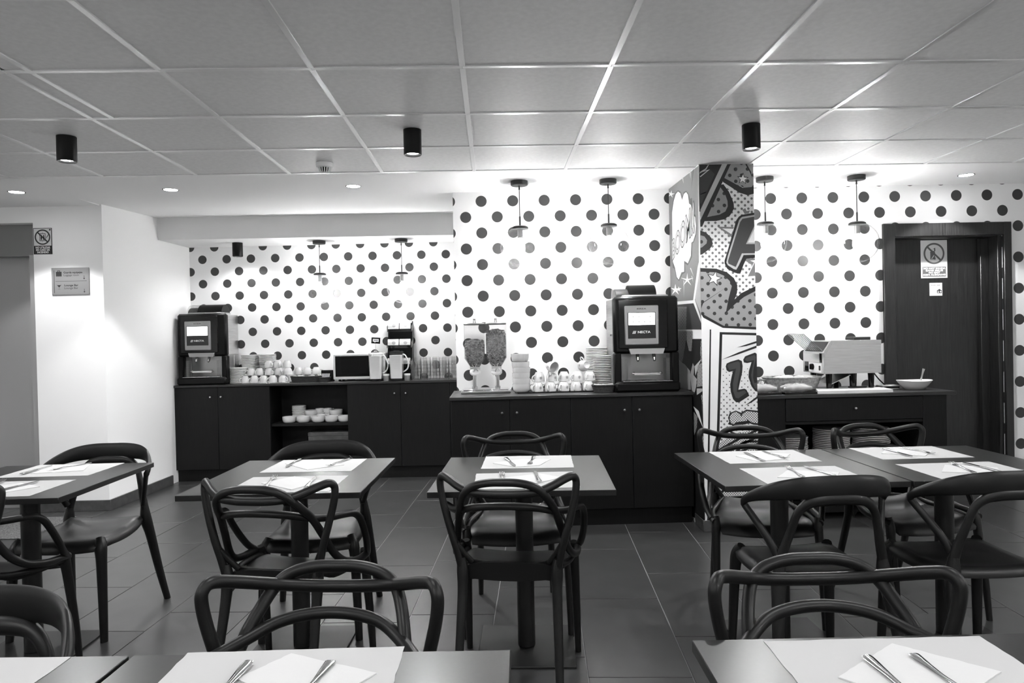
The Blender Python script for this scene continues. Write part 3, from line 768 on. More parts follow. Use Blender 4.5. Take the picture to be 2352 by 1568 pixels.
def make_cup(logo):
    t = thing('coffee_cup', '', 'cup', group='white coffee cups')
    mb = MB(); mb.lathe([(0, .003), (.019, .003), (.022, 0), (.025, 0), (.026, .006), (.034, .018), (.0395, .038), (.041, .066), (.0395, .0665), (.038, .063), (.0365, .04), (.031, .02), (.02, .009), (0, .008)], 24)
    obj('bowl', mb, 'porcelain', t, ang=60)
    mb = MB(); q = cr([(.037, 0, .056), (.056, 0, .060), (.064, 0, .045), (.055, 0, .027), (.036, 0, .022)], 4); mb.tube(q, .005, 8, flat=.004); obj('handle', mb, 'porcelain', t, ang=60)
    if logo:
        mb = MB(); vs = []; fs = []; n = 14
        for i in range(n):
            a = 2*PI*i/n; th = .24*math.cos(a)-1.25; z = .04+.0105*math.sin(a); vs.append((.0402*math.cos(th), .0402*math.sin(th), z))
        th = -1.25; vs.append((.0404*math.cos(th), .0404*math.sin(th), .04)); mb.add(vs, [(i, (i+1) % n, n) for i in range(n)]); obj('badge', mb, 'print_mid', t)
    return t
CUPS = {}
def cup(x, y, z, rz, label, group, logo=False, tilt=None, down=True):
    rot = (PI, 0, R(rz)) if down else (0, 0, R(rz))
    if tilt: rot = tilt
    zz = z+.0668 if down and not tilt else z
    if logo not in CUPS:
        c = make_cup(logo); CUPS[logo] = c; c.location = (x, y, zz); c.rotation_euler = rot
    else: c = copy_tree(CUPS[logo], (x, y, zz), rot)
    c['label'] = label; c['group'] = group
g = 'upturned cups on the left counter'
ordn = ['first', 'second', 'third', 'fourth', 'fifth']
for i, x in enumerate((-2.353, -2.268, -2.183, -2.096, -2.000)):
    cup(x, 6.735, LH+.006, 232 if i < 4 else -30, f'white upturned cup, {ordn[i]} from left in the front row on the left tray', g)
for i, x in enumerate((-2.353, -2.268, -2.183, -2.096, -2.01)):
    cup(x, 6.83, LH+.006, 30+40*i, f'white upturned cup hidden in the back row on the left tray, {ordn[i]} from left', g)
for i, x in enumerate((-2.315, -2.235, -2.145, -2.05, -1.965)):
    cup(x, 6.785, LH+.0735, (225, 250, -35, -50, 215)[i], f'white upturned cup, {ordn[i]} from left in the second layer of the left pile', g)
for i, x in enumerate((-2.16, -2.075, -1.985)):
    cup(x, 6.83, LH+.141, (-40, -60, 220)[i], f'white upturned cup, {ordn[i]} from left on top of the left pile', g)
for i, (x, z) in enumerate(((-1.895, .0), (-1.81, .0), (-1.725, .0))):
    cup(x, 6.90, LH, -10+i*10, f'white upturned cup, {ordn[i]} from left standing behind the dark basket below', g)
    cup(x, 6.90, LH+.067, -25+i*20, f'white upturned cup, {ordn[i]} from left seen above the dark basket', g)
mb = MB(); mb.bx(-2.40, -1.925, 6.685, 6.90, LH, LH+.006, 0, .002); tag(obj('cup_tray', mb, 'steel'), 'thin flat tray under the pile of cups on the left counter', 'tray')

g = 'upturned cups on the middle counter'
CX = (.312, .404, .496, .584, .672)
for i, x in enumerate(CX):
    cup(x, 5.0, CH+.007, 226+(i*17) % 26, f'white badge-marked cup, {ordn[i]} from left in the front row by the bowl stack', g, True)
    cup(x+.005, 5.10, CH+.007, 150+i*20, f'white upturned cup in the back row of the middle pile, {ordn[i]} from left', g, True)
for i, x in enumerate((.325, .415, .505, .60, .69)):
    cup(x, 5.045, CH+.0745, 215+(i*23) % 34, f'white badge-marked cup, {ordn[i]} from left in the upper row by the bowl stack', g, True)
cup(.395, 5.05, CH+.187, 0, 'white cup tipped sideways at the left on top of the middle pile', g, True, tilt=(R(60), R(112), R(8)))
cup(.672, 5.05, CH+.187, 0, 'white cup tipped sideways at the right on top of the middle pile', g, True, tilt=(R(-60), R(-108), R(-8)))
mb = MB(); mb.bx(.165, .735, 4.935, 5.18, CH, CH+.003)
t = tag(obj('ribbed_mat', mb, 'satin_black'), 'black ribbed rubber mat under the cups on the middle counter', 'mat')
mbr = MB(); mbr.box((0, 0, .005), (.004, .245, .004)); rib = mbr.mesh('rib', ['satin_black'])
for i in range(72): put('rib', rib, t, (.168+i*.0079, 5.0575, CH))

def bowl_mesh(r, h, deep=True):
    mb = MB(); mb.lathe([(0, .004), (r*.6, .004), (r*.62, 0), (r*.7, 0), (r*.9, h*.22), (r*.985, h*.6), (r, h), (r*.965, h), (r*.94, h*.6), (r*.85, h*.28), (r*.6, h*.14), (0, h*.12)], 28)
    return mb.mesh('bowl', ['porcelain'], 60)
def bowl(me, x, y, z, label, group):
    return tag(put('bowl', me, None, (x, y, z), (0, 0, random.uniform(0, 6))), label, 'bowl', group)
bm_ = bowl_mesh(.064, .062)
zz = CH
for i, dz in enumerate((.040, .039, .039, .040, .056, .05)):
    bowl(bm_, .197+random.uniform(-.003, .003)-(.004 if i > 3 else 0), 5.03, zz, f'white bowl in the stack beside the cereal dispenser, {["lowest", "second from below", "third from below", "fourth from below", "second from top", "topmost"][i]}', 'bowl stack beside the cereal dispenser'); zz += dz

# niche crockery on the left counter shelf
bn = bowl_mesh(.064, .058)
NZ = .525
for i, x in enumerate((-1.945, -1.81, -1.668, -1.542, -1.418)):
    bowl(bn, x, RR(x, .105), NZ, f'white bowl, {ordn[i]} from left in the front row of the niche', 'bowls in the niche')
for i, x in enumerate((-1.765, -1.53)):
    bowl(bn, x, RR(x, .235), NZ, 'white bowl in the back row of the niche, '+('left one' if i == 0 else 'right one'), 'bowls in the niche')
    bowl(bn, x, RR(x, .235), NZ+.045, 'white bowl stacked on the back row of the niche, '+('left one' if i == 0 else 'right one'), 'bowls in the niche')
plate_stack(-1.885, RR(-1.88, .235), NZ, .066, 12, .0125, 'white saucer of the stack inside the niche', 'saucer stack in the niche', .002)
for i, (x, dy) in enumerate(((-1.69, .25), (-1.655, .16), (-1.615, .25))):
    cup(x, RR(x, dy), NZ, 20*i, f'small white cup inside the niche, {ordn[i]} from left', 'cups in the niche', down=False)
    if i != 1: cup(x, RR(x, dy), NZ+.05, 20*i-30, f'small white cup stacked inside the niche, {"left" if i == 0 else "right"} one', 'cups in the niche', down=False)
def carton():
    t = thing('carton', 'plain dark carton at the bottom of the niche', 'box', (-1.56, RR(-1.56, .17), .13), RA)
    mb = MB(); mb.bx(-.19, .19, -.12, .12, 0, .30, 0, .004); obj('box_body', mb, 'baseboard', t)
    mb = MB(); mb.bx(-.192, .192, -.123, .123, .27, .305, 0, .004); obj('lid', mb, 'baseboard', t)
carton()

# plates in the sideboard
for k, (x, n, z0) in enumerate(((2.115, 10, .42), (2.42, 14, .42), (2.71, 14, .42))):
    plate_stack(x, 5.0, z0, .125, n, .0125, f'large white plate of the {["left", "middle", "right"][k]} stack inside the sideboard', f'{["left", "middle", "right"][k]} plate stack in the sideboard', .003)

# ------------------------------------------------------------------ left counter goods
def microwave():
    t = thing('microwave', 'white microwave oven with dark window on the left counter', 'microwave', (-1.278, 6.70, LH), RA)
    w, h, d = .482, .262, .21
    mb = MB(); mb.bx(-w/2, w/2, .012, d, .018, h, 0, .006); obj('body', mb, 'white_plastic', t)
    mb = MB(); mb.bx(-w/2, w/2-.105, -.004, .012, .018, h-.002, 0, .006); dr = obj('door', mb, 'white_plastic', t)
    mb = MB(); mb.bx(-w/2+.022, w/2-.118, -.007, -.003, .045, h-.022, 0, .003); wn = obj('window', mb, 'gloss_black', dr)
    mb = MB(); mb.bx(-w/2+.07, w/2-.165, -.0078, -.006, .075, h-.055); obj('window_mesh', mb, 'satin_black', wn)
    mb = MB(); mb.bx(w/2-.104, w/2, -.004, .012, .018, h-.002, 0, .005); pn = obj('control_panel', mb, 'white_plastic', t)
    for z in (.19, .10):
        mb = MB(); mb.cyl((w/2-.052, -.012, z), .02, .018, 20, axis='y'); obj('dial', mb, 'bezel', pn)
    for x in (-.19, .19):
        for y in (.04, d-.03):
            mb = MB(); mb.cyl((x, y, .009), .012, .018, 12); obj('foot', mb, 'satin_black', t)
microwave()
def card_holder():
    t = thing('card_holder', 'small black price card on a wire stand above the microwave', 'sign', (-1.125, 6.775, LH+.262), 0)
    mb = MB(); mb.bx(-.017, .017, -.012, .012, 0, .022, 0, .003); obj('base', mb, 'steel', t)
    mb = MB(); mb.cyl((0, 0, .055), .0018, .075, 8); obj('stem', mb, 'steel', t)
    M = Matrix.Translation((.004, 0, .118)) @ Matrix.Rotation(R(4), 4, 'Y')
    mb = MB(); mb.box((0, 0, 0), (.084, .004, .058), 0, M, .001); obj('card', mb, 'satin_black', t)
    mb = MB(); mb.box((0, -.0026, .002), (.055, .001, .026), 0, M); mb.box((-.008, -.0026, -.014), (.008, .001, .008), 0, M); obj('card_print', mb, 'print_white', t)
    mb = MB(); mb.box((0, -.0033, .002), (.042, .0006, .006), 0, M); obj('card_line', mb, 'print_black', t)
card_holder()
def jug(label, x, y, milk, h=.27):
    t = thing('milk_jug', label, 'jug', (x, y, LH), R(-4), 'clear jugs of milk'); w = .062
    def shell(w0, w1, z0, z1, n=4):
        k = []
        for z, ww in ((z0, w0), (z1, w1)):
            for sx, sy in ((-1, -1), (1, -1), (1, 1), (-1, 1)):
                c = ww*.22
                k += [(sx*(ww-c), sy*ww, z), (sx*ww, sy*(ww-c), z)] if sx*sy < 0 else [(sx*ww, sy*(ww-c), z), (sx*(ww-c), sy*ww, z)]
        return k
    mb = MB(); v = shell(w*.9, w, 0, h-.02); mb.add(v, [(i, (i+1) % 8, 8+(i+1) % 8, 8+i) for i in range(8)]+[tuple(range(8))]); obj('jug_body', mb, 'clear_plastic', t)
    mb = MB(); v = shell(w*.84, w*.92, .024, milk); mb.add(v, [(i, (i+1) % 8, 8+(i+1) % 8, 8+i) for i in range(8)]+[tuple(range(8)), tuple(range(8, 16))]); obj('milk', mb, 'milk', t)
    mb = MB(); mb.bx(-w*1.03, w*1.03, -w*1.03, w*1.03, h-.02, h, 0, .008); mb.bx(-w*.5, w*.5, -w*.5, w*.5, h, h+.008, 0, .003); obj('lid', mb, 'clear_plastic', t)
    mb = MB(); q = cr([(w*.95, 0, h-.03), (w*1.35, 0, h-.045), (w*1.75, 0, h-.11), (w*1.6, 0, h-.165), (w*1.0, 0, h-.195)], 5); mb.tube(q, .009, 8, flat=.006); obj('handle', mb, 'white_plastic', t, ang=70)
jug('clear jug of milk in front of the microwave', -1.098, 6.635, .235)
jug('clear jug of milk standing before the sachet stand', -.905, 6.625, .24, .278)
def sachet_stand():
    t = thing('sachet_stand', 'tall black sloping stand with three trays of sachets', 'display stand', (-.895, 6.80, LH), R(-2))
    w = .115
    mb = MB(); mb.add([(-w, .09, 0), (w, .09, 0), (w, .10, .545), (-w, .10, .545), (-w, .075, 0), (w, .075, 0), (w, .085, .545), (-w, .085, .545)],
                      [(0, 1, 2, 3), (7, 6, 5, 4), (0, 4, 5, 1), (1, 5, 6, 2), (2, 6, 7, 3), (3, 7, 4, 0)]); obj('back_board', mb, 'satin_black', t)
    for s in (-1, 1):
        mb = MB(); mb.prism([(-.10, 0), (.09, 0), (.098, .56), (.05, .56), (.03, .40), (-.02, .22), (-.10, .06)], s*w-.003, s*w+.003, 0, Matrix(((0, 0, 1, 0), (1, 0, 0, 0), (0, 1, 0, 0), (0, 0, 0, 1)))); obj('side_panel', mb, 'satin_black', t)
    for i, (z, y) in enumerate(((.13, -.075), (.31, -.04), (.465, .0))):
        M = Matrix.Translation((0, y, z)) @ Matrix.Rotation(R(20), 4, 'X')
        mb = MB(); mb.box((0, .04, 0), (.236, .10, .004), 0, M); mb.box((0, -.012, .028), (.236, .004, .06), 0, M)
        for s in (-1, 1): mb.box((s*.117, .04, .025), (.003, .10, .05), 0, M)
        tr = obj('tray', mb, 'clear_plastic', t)
        for k in range(2):
            M2 = M @ Matrix.Translation((-.056+.112*k, .01, .05+.012*(i == 2))) @ Matrix.Rotation(R(-38), 4, 'X')
            mb = MB(); mb.box((0, 0, 0), (.105, .006, .085 if i == 2 else .06), 0, M2, .002); mb.box((0, .012, .002), (.10, .006, .08 if i == 2 else .06), 0, M2, .002); s_ = obj('sachet', mb, 'paper', tr)
            mb = MB(); mb.box((0, -.0034, .022), (.05, .0006, .006), 0, M2); mb.cyl((.005, -.0034, -.008), .018, .0006, 16, 0, M2, 'y'); obj('sachet_print', mb, 'bezel', tr)
sachet_stand()
for i, x in enumerate((-1.005, -.81)):
    mb = MB(); mb.lathe([(0, 0), (.026, 0), (.028, .004), (.028, .05), (0, .05)], 18, 0); mb.lathe([(0, .05), (.03, .05), (.03, .066), (0, .067)], 18, 1)
    tag(obj('jam_jar', mb, ['bezel', 'white_plastic'], None, (x, 6.62, LH)), f'small jar at the foot of the {"right" if i else "left"} side of the second milk jug', 'jar', 'small jars by the jugs')
def tumbler_mesh():
    mb = MB(); mb.lathe([(0, 0), (.028, 0), (.031, .003), (.0385, .066), (.0415, .069), (.0415, .076), (.0405, .078), (.0385, .078), (.037, .066), (.029, .011), (0, .010)], 16)
    return mb.mesh('tumbler', ['tumbler'], 50)
tm = tumbler_mesh()
for c in range(5):
    x = -.742+c*.0885
    for k in range(5 if c else 4):
        o = put('drinking_glass', tm, None, (x+random.uniform(-.003, .003), RR(x, .075), LH+.0795+k*.034), (PI, 0, random.random()*6))
        tag(o, f'clear upturned drinking glass in the {ordn[c]} column from left, {["lowest", "second from below", "middle height", "fourth from below", "topmost"][k]}', 'glass', 'stacked drinking glasses')
for c in range(5):
    x = -.72+c*.0885
    for k in range(5):
        o = put('drinking_glass', tm, None, (x+random.uniform(-.003, .003), RR(x, .175), LH+.0795+k*.034), (PI, 0, random.random()*6))
        tag(o, f'clear upturned drinking glass in the back row, {ordn[c]} column from left, {["lowest", "second from below", "middle height", "fourth from below", "topmost"][k]}', 'glass', 'stacked drinking glasses')

def basket(name, label, loc, rz, a, b, h, m, flare=1.18, slats=26, oval=False, handle=False):
    """woven basket: floor, upright stakes, woven bands, rolled rim"""
    t = thing(name, label, 'basket', loc, R(rz))
    e = 2.6 if not oval else 2.0
    def ring(q, z, n=44):
        out = []
        for i in range(n):
            th = 2*PI*i/n; c, s = math.cos(th), math.sin(th)
            k = (abs(c)**e+abs(s)**e)**(-1/e); out.append((a*q*c*k, b*q*s*k, z))
        return out
    mb = MB(); mb.prism([p[:2] for p in ring(.97/1, 0)], 0, .006); obj('basket_floor', mb, m, t)
    lv = max(4, int(h/.011))
    for i in range(lv):
        z = h*(i+.5)/lv; q = 1+(flare-1)*z/h; p = ring(q, z); p = [(x*(1+.012*(-1)**(j+i)), y*(1+.012*(-1)**(j+i)), zz) for j, (x, y, zz) in enumerate(p)]
        mb = MB(); mb.tube(p, .0035, 5, True, flat=h/lv*.52, upv=(0, 0, 1)); obj('woven_band', mb, m, t, ang=70)
    mb = MB(); mb.tube(ring(flare, h), .007, 7, True, flat=.006); obj('rim', mb, m, t, ang=70)
    return t
basket('wicker_basket', 'low black wicker basket of sachets beside the cups on the left counter', (-1.78, 6.755, LH), -2.3, .135, .065, .055, 'wicker_black', 1.1)
for i in range(5):
    mb = MB(); mb.box((0, 0, 0), (.06, .05, .007), 0, Matrix.Rotation(R(-25+12*i), 4, 'Z') @ Matrix.Rotation(R(14-6*i), 4, 'Y'), .002)
    tag(obj('sachet', mb, 'paper', None, (-1.875+.046*i, 6.755, LH+.05+.006*(i % 2))), f'{ORD[i]} white paper sachet from left lying in the low black basket', 'sachet', 'sachets in the black basket')
basket('wicker_basket', 'low black wicker basket with upright sticks left of the microwave', (-1.615, 6.745, LH), -2.3, .052, .05, .04, 'wicker_black', 1.1)
mb = MB(); mb.bx(-.062, .062, -.012, .012, 0, .105, 0, .003); tag(obj('card_box', mb, 'satin_black', None, (-1.60, 6.84, LH), (0, 0, RA)), 'small black box standing between basket and microwave', 'box')
for i in range(9):
    mb = MB(); mb.box((0, 0, .035), (.006, .01, .07), 0, Matrix.Rotation(R(-12+3*i), 4, 'Y'), .001)
    tag(obj('stick_sachet', mb, 'print_white', None, (-1.655+.010*i, 6.735, LH+.008)), f'{ORD[i]} thin white stick sachet from left, upright in the small black basket', 'sachet', 'stick sachets')

# ------------------------------------------------------------------ middle counter goods
def cereal_dispenser():
    t = thing('cereal_dispenser', 'double clear cereal dispenser with chrome base on the middle counter', 'dispenser', (-.055, 5.06, CH))
    mb = MB(); mb.bx(-.18, .175, -.06, .16, 0, .022, 0, .006); mb.bx(-.165, .16, -.045, .145, .022, .03, 0, .004); obj('base', mb, 'chrome', t)
    for s, top in ((-1, .368), (1, .438)):
        x = s*.0775; y = .06
        mb = MB(); mb.cyl((x+.006*s, y, .085), .014, .13, 18); mb.cyl((x+.006*s, y, .035), .02, .02, 18); obj('stem', mb, 'chrome', t)
        hw = .0745; prof = [(.034, .140), (.036, .190), (hw*1.0, .252), (hw, .49)]
        def rr(q): return [(c*q-(c/abs(c))*q*.0+0, s_*q) for c, s_ in ((-.8, -1), (.8, -1), (1, -.8), (1, .8), (.8, 1), (-.8, 1), (-1, .8), (-1, -.8))]
        def stackup(levels, cap=True):
            vs = []; fs = []
            for q, z in levels: vs += [(x+px, y+py, z) for px, py in rr(q)]
            for k in range(len(levels)-1):
                for i in range(8): fs.append((k*8+i, k*8+(i+1) % 8, (k+1)*8+(i+1) % 8, (k+1)*8+i))
            if cap: fs += [tuple(range(8)), tuple(range((len(levels)-1)*8, len(levels)*8))]
            return vs, fs
        mb = MB(); mb.add(*stackup(prof)); cn = obj('canister', mb, 'clear_plastic', t)
        mb = MB()
        lv = [(.032, .19), (hw*.93, .254), (hw*.95, top-.02), (hw*.72, top+.006), (hw*.3, top+.018)]
        vs, fs = stackup(lv); vs = [(p[0]+random.uniform(-.0015, .0015), p[1], p[2]+(random.uniform(-.006, .006) if p[2] > .3 else 0)) for p in vs]; mb.add(vs, fs)
        obj('cereal', mb, 'cereal', cn)
        fm = MB()                                          # loose flakes pressed against the front and heaped on top
        for k in range(700):
            z = random.uniform(.20, top); hx = hw*.93 if z > .254 else .032+(hw*.93-.032)*(z-.19)/.064
            if k < 520: p = (x+random.uniform(-hx, hx)*.9, y-hx*.97, z)
            else: p = (x+random.uniform(-hw, hw)*.85, y+random.uniform(-hw, hw)*.85, top-.01+random.uniform(0, .02))
            M = Matrix.Translation(p) @ Matrix.Rotation(random.random()*6, 4, Vector((random.random(), random.random(), random.random())))
            fm.box((0, 0, 0), (.013, .010, .003), 0, M)
        tag(obj('cereal_flakes', fm, 'flake', cn), kind='stuff')
        mb = MB(); mb.box((x, y, .497), (.152, .15, .014), 0, None, .004); mb.cyl((x, y, .515), .012, .018, 16, r2=.008); mb.cyl((x, y, .53), .009, .012, 14); obj('lid', mb, 'niche_steel', t)
        mb = MB(); mb.box((x, y-.005, .150), (.078, .074, .05), 0, None, .014); obj('outlet', mb, 'white_plastic', t)
        M = Matrix.Translation((x, y-.058, .182)) @ Matrix.Rotation(R(90), 4, 'X')
        mb = MB(); mb.cyl((0, 0, 0), .009, .02, 16, 0, M)
        for k in range(6):
            a = R(60*k+12); mb.tube([(0, 0, .004), (.033*math.cos(a), .033*math.sin(a), .004)], .0028, 6, M=M)
        obj('turn_wheel', mb, 'chrome' if s > 0 else 'steel', t)
cereal_dispenser()
basket('wicker_basket', 'small black wicker basket beside the middle coffee machine', (.765, 4.885, CH), 0, .066, .05, .05, 'wicker_black', 1.2)
for i in range(4):
    mb = MB(); mb.box((0, 0, 0), (.045, .04, .010), 0, Matrix.Rotation(R(30*i), 4, 'Z') @ Matrix.Rotation(R(10), 4, 'Y'), .003)
    tag(obj('sugar_sachet', mb, 'paper', None, (.72+.03*i, 4.885, CH+.052)), f'{ORD[i]} white sugar sachet from left in the small black basket', 'sachet', 'sugar sachets, middle counter')

# ------------------------------------------------------------------ sideboard goods
def toaster():
    t = thing('conveyor_toaster', 'stainless conveyor toaster with wire loading rack on the sideboard', 'toaster', (2.535, 5.065, RH))
    # long side faces the viewer (y=-.165); the loading end is the left end (x=-.205)
    z0, z1, D = .124, .356, .165
    prof = [(-.205, z0), (.205, z0), (.205, z1), (-.150, z1), (-.205, z1-.082)]
    M = Matrix(((1, 0, 0, 0), (0, 0, -1, 0), (0, 1, 0, 0), (0, 0, 0, 1)))
    mb = MB(); mb.prism(prof, -D, D, 0, M); bd = obj('body', mb, 'brushed', t)
    mb = MB(); mb.bx(-.150, .207, -D-.003, -D, z1-.030, z1+.002, 0, .001)
    mb.add([(-.207, -D-.003, z1-.118), (-.150, -D-.003, z1-.030), (-.150, -D-.003, z1+.002), (-.207, -D-.003, z1-.082), (-.207, -D, z1-.118), (-.150, -D, z1-.030), (-.150, -D, z1+.002), (-.207, -D, z1-.082)],
           [(0, 1, 2, 3), (7, 6, 5, 4), (0, 4, 5, 1), (1, 5, 6, 2), (2, 6, 7, 3), (3, 7, 4, 0)])
    mb.bx(-.209, -.204, -D-.003, -D+.022, z0, z1-.085, 0, .001); obj('side_trim', mb, 'steel', bd)
    # chamfered mouth
    mb = MB(); n = Vector((-.83, 0, .56))
    A_, B_ = Vector((-.203, 0, z1-.076)), Vector((-.156, 0, z1-.006)); o = n*.001
    mb.add([A_+o+Vector((0, -D+.03, 0)), B_+o+Vector((0, -D+.03, 0)), B_+o+Vector((0, D-.03, 0)), A_+o+Vector((0, D-.03, 0))], [(0, 1, 2, 3)]); obj('mouth', mb, 'gap_dark', bd)
    X = -.206
    mb = MB(); mb.bx(X-.004, X, -D+.03, D-.02, z0+.080, z0+.140, 0, .001); obj('name_plate', mb, 'steel', bd)
    mb = MB(); mb.bx(X-.0055, X, -D+.03, -D+.055, z0+.078, z0+.145); obj('vent', mb, 'gloss_black', bd)
    mb = MB(); mb.bx(X-.0015, X, D-.09, D-.03, z0+.01, z0+.078); obj('vent', mb, 'gloss_black', bd)
    mb = MB(); mb.bx(X-.003, X, -D+.03, D-.10, z0+.008, z0+.074, 0, .001); pn = obj('control_panel', mb, 'white_plastic', bd)
    mb = MB(); mb.cyl((X-.010, .0, z0+.045), .022, .016, 20, axis='x'); mb.box((X-.022, 0, z0+.045), (.012, .008, .036), 0, None, .002); obj('dial', mb, 'satin_black', pn)
    mb = MB(); mb.bx(X-.006, X, -D+.045, -D+.07, z0+.022, z0+.056, 0, .002); obj('switch', mb, 'gloss_black', pn)
    for i in range(9):
        y = -.135+.0335*i; mb = MB(); mb.tube([(-.190, y, z1-.080), (-.335, y, z1+.052)], .0026, 6); obj('rack_wire', mb, 'steel', t)
    mb = MB(); mb.tube([(-.335, -.138, z1+.052), (-.335, .136, z1+.052)], .003, 6); obj('rack_bar', mb, 'steel', t)
    mb = MB(); mb.tube([(-.190, .136, z1-.080), (-.190, -.138, z1-.080), (-.155, -.138, z1-.045)], .003, 6); obj('rack_bar', mb, 'steel', t)
    mb = MB(); mb.bx(.075, .195, -.05, .08, z1, z1+.022, 0, .003); obj('warming_lid', mb, 'black_metal', t)
    mb = MB(); mb.add([(-.14, -.13, .045), (.02, -.13, .115), (.02, .13, .115), (-.14, .13, .045), (-.14, -.13, .05), (.02, -.13, .12), (.02, .13, .12), (-.14, .13, .05)], [(0, 1, 2, 3), (7, 6, 5, 4), (0, 4, 5, 1), (1, 5, 6, 2), (2, 6, 7, 3), (3, 7, 4, 0)]); obj('slide_tray', mb, 'steel', t)
    for x in (-.15, .02, .155):
        for y in (-.12, .12):
            mb = MB(); mb.lathe([(0, 0), (.016, 0), (.018, .03), (.022, z0+.001), (0, z0+.001)], 14, 0, Matrix.Translation((x, y, 0))); obj('foot', mb, 'gloss_black', t)
    mb = MB(); q = cr([(.205, -.02, .15), (.25, -.05, .07), (.30, -.08, .012), (.36, -.04, .006), (.42, .04, .005), (.47, .12, .005)], 6); mb.tube(q, .0045, 8); obj('power_cord', mb, 'gloss_black', t, ang=70)
toaster()
t = basket('wicker_basket', 'wide pale wicker bread basket with sloping rim on the sideboard', (2.152, 5.03, RH), 0, .165, .11, .10, 'wicker', 1.25, oval=True)
def roll(name, label, loc, rz, L, r, m='bread', group=None, seg=11, wrap=False):
    mb = MB(); q = []
    for i in range(seg):
        u = -1+2*i/(seg-1); q.append((u*L/2, 0, 0, r*max(.12, (1-abs(u)**2.6))**.5))
    mb.tube(q, [p[3] for p in q], 12, flat=[p[3]*.78 for p in q])
    return tag(obj(name, mb, m, None, loc, (0, 0, R(rz)), ang=70), label, 'bread', group)
for i, (x, y, a) in enumerate(((2.05, 5.0, 20), (2.13, 5.06, -30), (2.20, 5.02, 40), (2.265, 5.05, 0))):
    roll('bread_roll', f'bread roll in the wide pale basket, {ordn[i]} from left', (x, y, RH+.082), a, .12, .038, group='bread rolls in the basket')
def wrapped(label, loc, rz, L):
    t = thing('wrapped_loaf', label, 'bread', loc, R(rz), 'wrapped loaves on trays')
    mb = MB(); mb.bx(-L/2, L/2, -.075, .075, 0, .006, 0, .002); mb.bx(-L/2, L/2, -.078, -.072, 0, .016, 0, .002); mb.bx(-L/2, L/2, .072, .078, 0, .016, 0, .002); mb.bx(L/2-.006, L/2, -.075, .075, 0, .016); mb.bx(-L/2, -L/2+.006, -.075, .075, 0, .016)
    obj('tray', mb, 'gloss_black', t)
    for k in range(2):
        q = []
        for i in range(13):
            u = -1+2*i/12; q.append((u*L*.45, -.025+.05*k+.01*math.sin(3*u), .037+.006*k, .029*max(.2, 1-abs(u)**3)**.5*(1+.06*math.sin(9*u+k))))
        mb = MB(); mb.tube(q, [p[3] for p in q], 12, flat=[p[3]*.85 for p in q]); obj('loaf', mb, 'bread', t, ang=70)
    # crinkled clear wrapping
    vs = []; fs = []; n, m = 18, 10
    for j in range(m+1):
        for i in range(n+1):
            u = -1+2*i/n; v = -1+2*j/m; e = max(abs(u), abs(v))
            vs.append((u*L*.49, v*.07, .012+.06*max(0, 1-e**4)**.6+random.uniform(-.004, .004)))
    for j in range(m):
        for i in range(n): a = j*(n+1)+i; fs.append((a, a+1, a+n+2, a+n+1))
    mb = MB(); mb.add(vs, fs); obj('film', mb, 'wrap_film', t, ang=10)
m_ = thin_glass('wrap_film', .93, 2.2, .12)
wrapped('bread wrapped in clear film on a black tray next to the column', (1.84, 4.81, RH), 4, .235)
wrapped('bread wrapped in clear film on a black tray in front of the bread basket', (2.085, 4.80, RH), 2, .225)
def wire_tray():
    t = thing('wire_basket', 'flat wire basket with packed bread behind the column', 'basket', (1.81, 5.08, RH))
    for z, q in ((.012, .9), (.05, .97), (.085, 1.0)):
        mb = MB(); mb.tube([(-.10*q, -.12*q, z), (.13*q, -.12*q, z), (.13*q, .12*q, z), (-.10*q, .12*q, z)], .0032, 6, True); obj('wire_ring', mb, 'steel', t)
    for i in range(9):
        x = -.095+.027*i; mb = MB(); mb.tube([(x, -.12, .085), (x*.9, -.108, .012), (x*.9, .108, .012), (x, .12, .085)], .002, 5); obj('wire', mb, 'steel', t)
    return t
wire_tray()
roll('loaf', 'pale packed loaf lying in the wire basket by the column', (1.82, 5.05, RH+.075), 8, .21, .05)
roll('loaf', 'second packed loaf at the back of the wire basket by the column', (1.825, 5.14, RH+.075), -4, .20, .045)
mb = MB(); mb.prism([(-.285, -.11), (.235, -.11), (.275, .10), (-.205, .10)], 0, .018); tag(obj('cutting_board', mb, 'white_plastic', None, (2.50, 4.86, RH)), 'white plastic cutting board at the front of the sideboard', 'cutting board')
def bread_knife():
    t = thing('bread_knife', 'long bread knife lying along the back of the cutting board', 'knife', (2.44, 4.932, RH+.0185), R(1))
    mb = MB(); mb.prism([(-.24, 0), (.08, -.013), (.08, .012), (-.22, .012)], 0, .002); obj('blade', mb, 'cutlery', t)
    mb = MB(); mb.box((.145, 0, .006), (.13, .024, .013), 0, None, .004); obj('handle', mb, 'gloss_black', t)
bread_knife()
for i in range(3):
    mb = MB(); mb.box((0, 0, .005), (.13, .09, .0095), 0, None, .003); tag(obj('folded_cloth', mb, 'bezel' if i != 1 else 'satin_black', None, (2.815+.006*i, 4.97, RH+.0001+.0102*i), (0, 0, R(-8+5*i))), f'folded grey cloth beside the oval bowl, {["lowest", "middle dark one", "topmost"][i]}', 'cloth', 'folded cloths')
